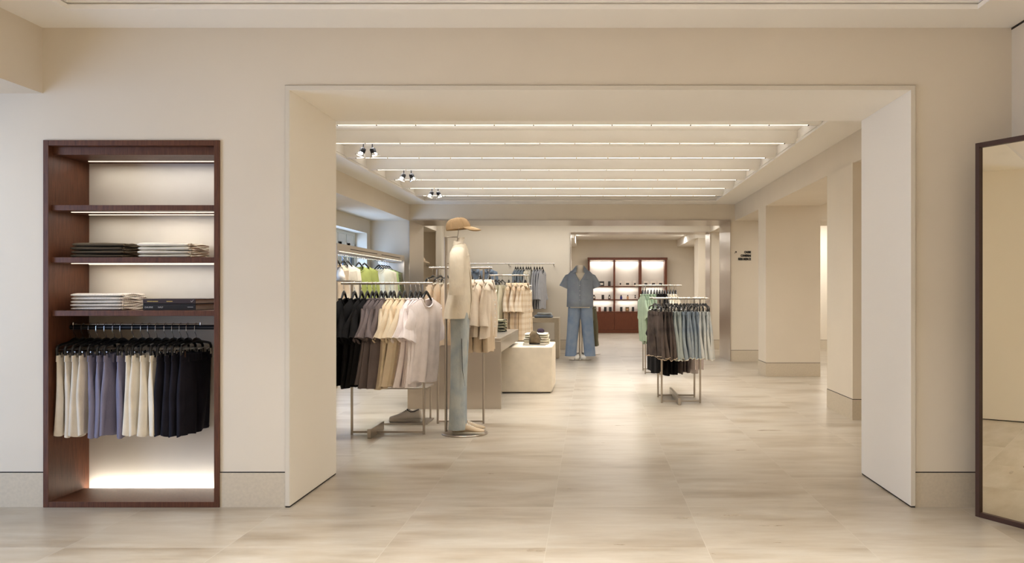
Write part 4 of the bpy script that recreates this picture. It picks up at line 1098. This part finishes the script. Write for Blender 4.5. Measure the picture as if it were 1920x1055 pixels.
pf(622, 648, z2_, .125, 'pale', 'pale bottle with black label on middle bay second shelf', 'bottle', 'dark')
pf(120, 146, z3_, .13, 'dark', 'dark box on counter of left bay beside the blue jeans')
pf(178, 210, z3_, .13, 'red', 'red brown box on the counter of left bay')
pf(247, 280, z3_, .13, 'dark', 'dark box on counter, right of the red brown one')
pf(310, 343, z3_, .13, 'dark', 'dark box on counter of left bay beside the divider')
pf(447, 478, z3_, .13, 'dark', 'dark box on counter of middle bay beside the divider')
pf(514, 560, z3_, .13, 'brown', 'wide brown box on counter at centre of middle bay', face='tan')
pf(594, 623, z3_, .13, 'dark', 'dark box on counter of middle bay beside light green shirts')

# ---------------------------------------------------------------- ceiling spotlights
def spot(loc, tilt, yaw, label):
    t = thing('ceiling_spotlight', label, 'spotlight', loc, group='black spotlights hanging under the louvres', rz=0)
    B().tube([(0, 0, 0), (0, 0, -.055)], .006, 8).build('stem', BLACKM, t, smooth=True)
    h = bpy.data.objects.new('lamp_head', None)
    n = 24
    M = Matrix.Rotation(yaw, 4, 'Z') @ Matrix.Rotation(tilt, 4, 'Y')
    def tr_(P): return [tuple(M @ Vector(p) + Vector((0, 0, -.05))) for p in P]
    def rg(r_, z): return tr_([(r_ * cos(2 * pi * i / n), r_ * sin(2 * pi * i / n), z) for i in range(n)])
    bpy.data.objects.remove(h)
    b = B(); b.rings([rg(.016, .01), rg(.026, .005), rg(.029, -.008), rg(.029, -.042)]); b.build('housing', BLACKM, t, smooth=40)
    b = B(); b.rings([rg(.029, -.042), rg(.036, -.05), rg(.05, -.072), rg(.054, -.074), rg(.054, -.080), rg(.047, -.080)], False, False); b.build('reflector_ring', CHROME, t, smooth=40)
    b = B(); b.rings([rg(.047, -.077), rg(.047, -.0755)]); b.build('lens', LENS, t)
for (bi, px, lab) in ((2, 686, 'nearest'), (4, 761, 'middle'), (6, 813, 'farthest')):
    y = BY[bi] + .03; x = X_at(px, y)
    sl_ = bpy.data.lights.new('spot_beam', 'SPOT'); sl_.energy = 55; sl_.color = WARM; sl_.spot_size = radians(70); sl_.spot_blend = .8; sl_.shadow_soft_size = .05
    so_ = bpy.data.objects.new('spot_beam', sl_); COL.objects.link(so_); so_.location = (x + .02, y - .0, 2.50); so_.rotation_euler = (radians(-8), radians(20), 0)
    spot((x - .025, y, 2.668), radians(22), radians(20), 'black chrome spotlight, left one of the %s ceiling pair' % lab)
    spot((x + .065, y, 2.668), radians(-20), radians(30), 'black chrome spotlight, right one of the %s ceiling pair' % lab)

for px_, lab in ((-1.15, 'added unseen spotlight under the first louvre beam brightening the t-shirts'), (-.2, 'added unseen spotlight under the first louvre beam brightening the mannequin')):
    spot((px_, BY[0] + .03, 2.668), radians(24), radians(200), lab)  # out-of-view fixtures and beams added to brighten the t-shirts and mannequin
    li = bpy.data.lights.new('spot_beam', 'SPOT'); li.energy = 36 if px_ < -.5 else 6; li.color = WARM; li.spot_size = radians(64); li.spot_blend = 1; li.shadow_soft_size = .06
    o = bpy.data.objects.new('spot_beam', li); COL.objects.link(o); o.location = (px_ - .03, BY[0] + .04, 2.55)
    o.rotation_euler = (Vector((-1.75 if px_ < -.5 else -1.15, 7.2, .8)) - o.location).to_track_quat('-Z', 'Y').to_euler()

# ---------------------------------------------------------------- standing mirror on the right
A = radians(-62); mx, my = X_at(1833, 4.555), 4.555
mi = thing('standing_mirror', 'tall dark brown framed mirror angled against the right wall', 'mirror', (mx, my, 0), rz=A)
MW, MH, t_ = .52, 1.985, .026
# local +x runs along the mirror towards the camera, -y side faces the room
f = B(); f.box(0, t_, -.02, .02, .0, MH); f.box(MW - t_, MW, -.02, .02, .0, MH); f.box(t_, MW - t_, -.02, .02, MH - t_, MH); f.box(t_, MW - t_, -.02, .02, 0, t_)
f.build('frame', FRAMEB, mi, bevel=.002)
B().box(t_, MW - t_, -.006, .004, t_, MH - t_).build('mirror_glass', MIRROR, mi)
B().box(t_, MW - t_, .005, .012, t_, MH - t_).build('backing_board', FRAMEB, mi)

# ---------------------------------------------------------------- camera
cam = bpy.data.cameras.new('camera'); co_ = bpy.data.objects.new('camera', cam); COL.objects.link(co_)
cam.sensor_width = 36; cam.lens = 36 * 1600 / 1920; cam.shift_x = -148 / 1920; cam.shift_y = 17.5 / 1920
co_.location = (0, 0, 1.2); co_.rotation_euler = (pi / 2, 0, 0); cam.clip_end = 60
S.camera = co_
S.view_settings.view_transform = 'Standard'; S.view_settings.look = 'None'; S.view_settings.gamma = 1; S.view_settings.exposure = .44
S.view_settings.use_curve_mapping = False
S.cycles.use_denoising = True; S.cycles.max_bounces = 10; S.cycles.diffuse_bounces = 6; S.cycles.glossy_bounces = 5; S.cycles.transmission_bounces = 6
S.cycles.sample_clamp_indirect = 8; S.cycles.caustics_reflective = False; S.cycles.caustics_refractive = False
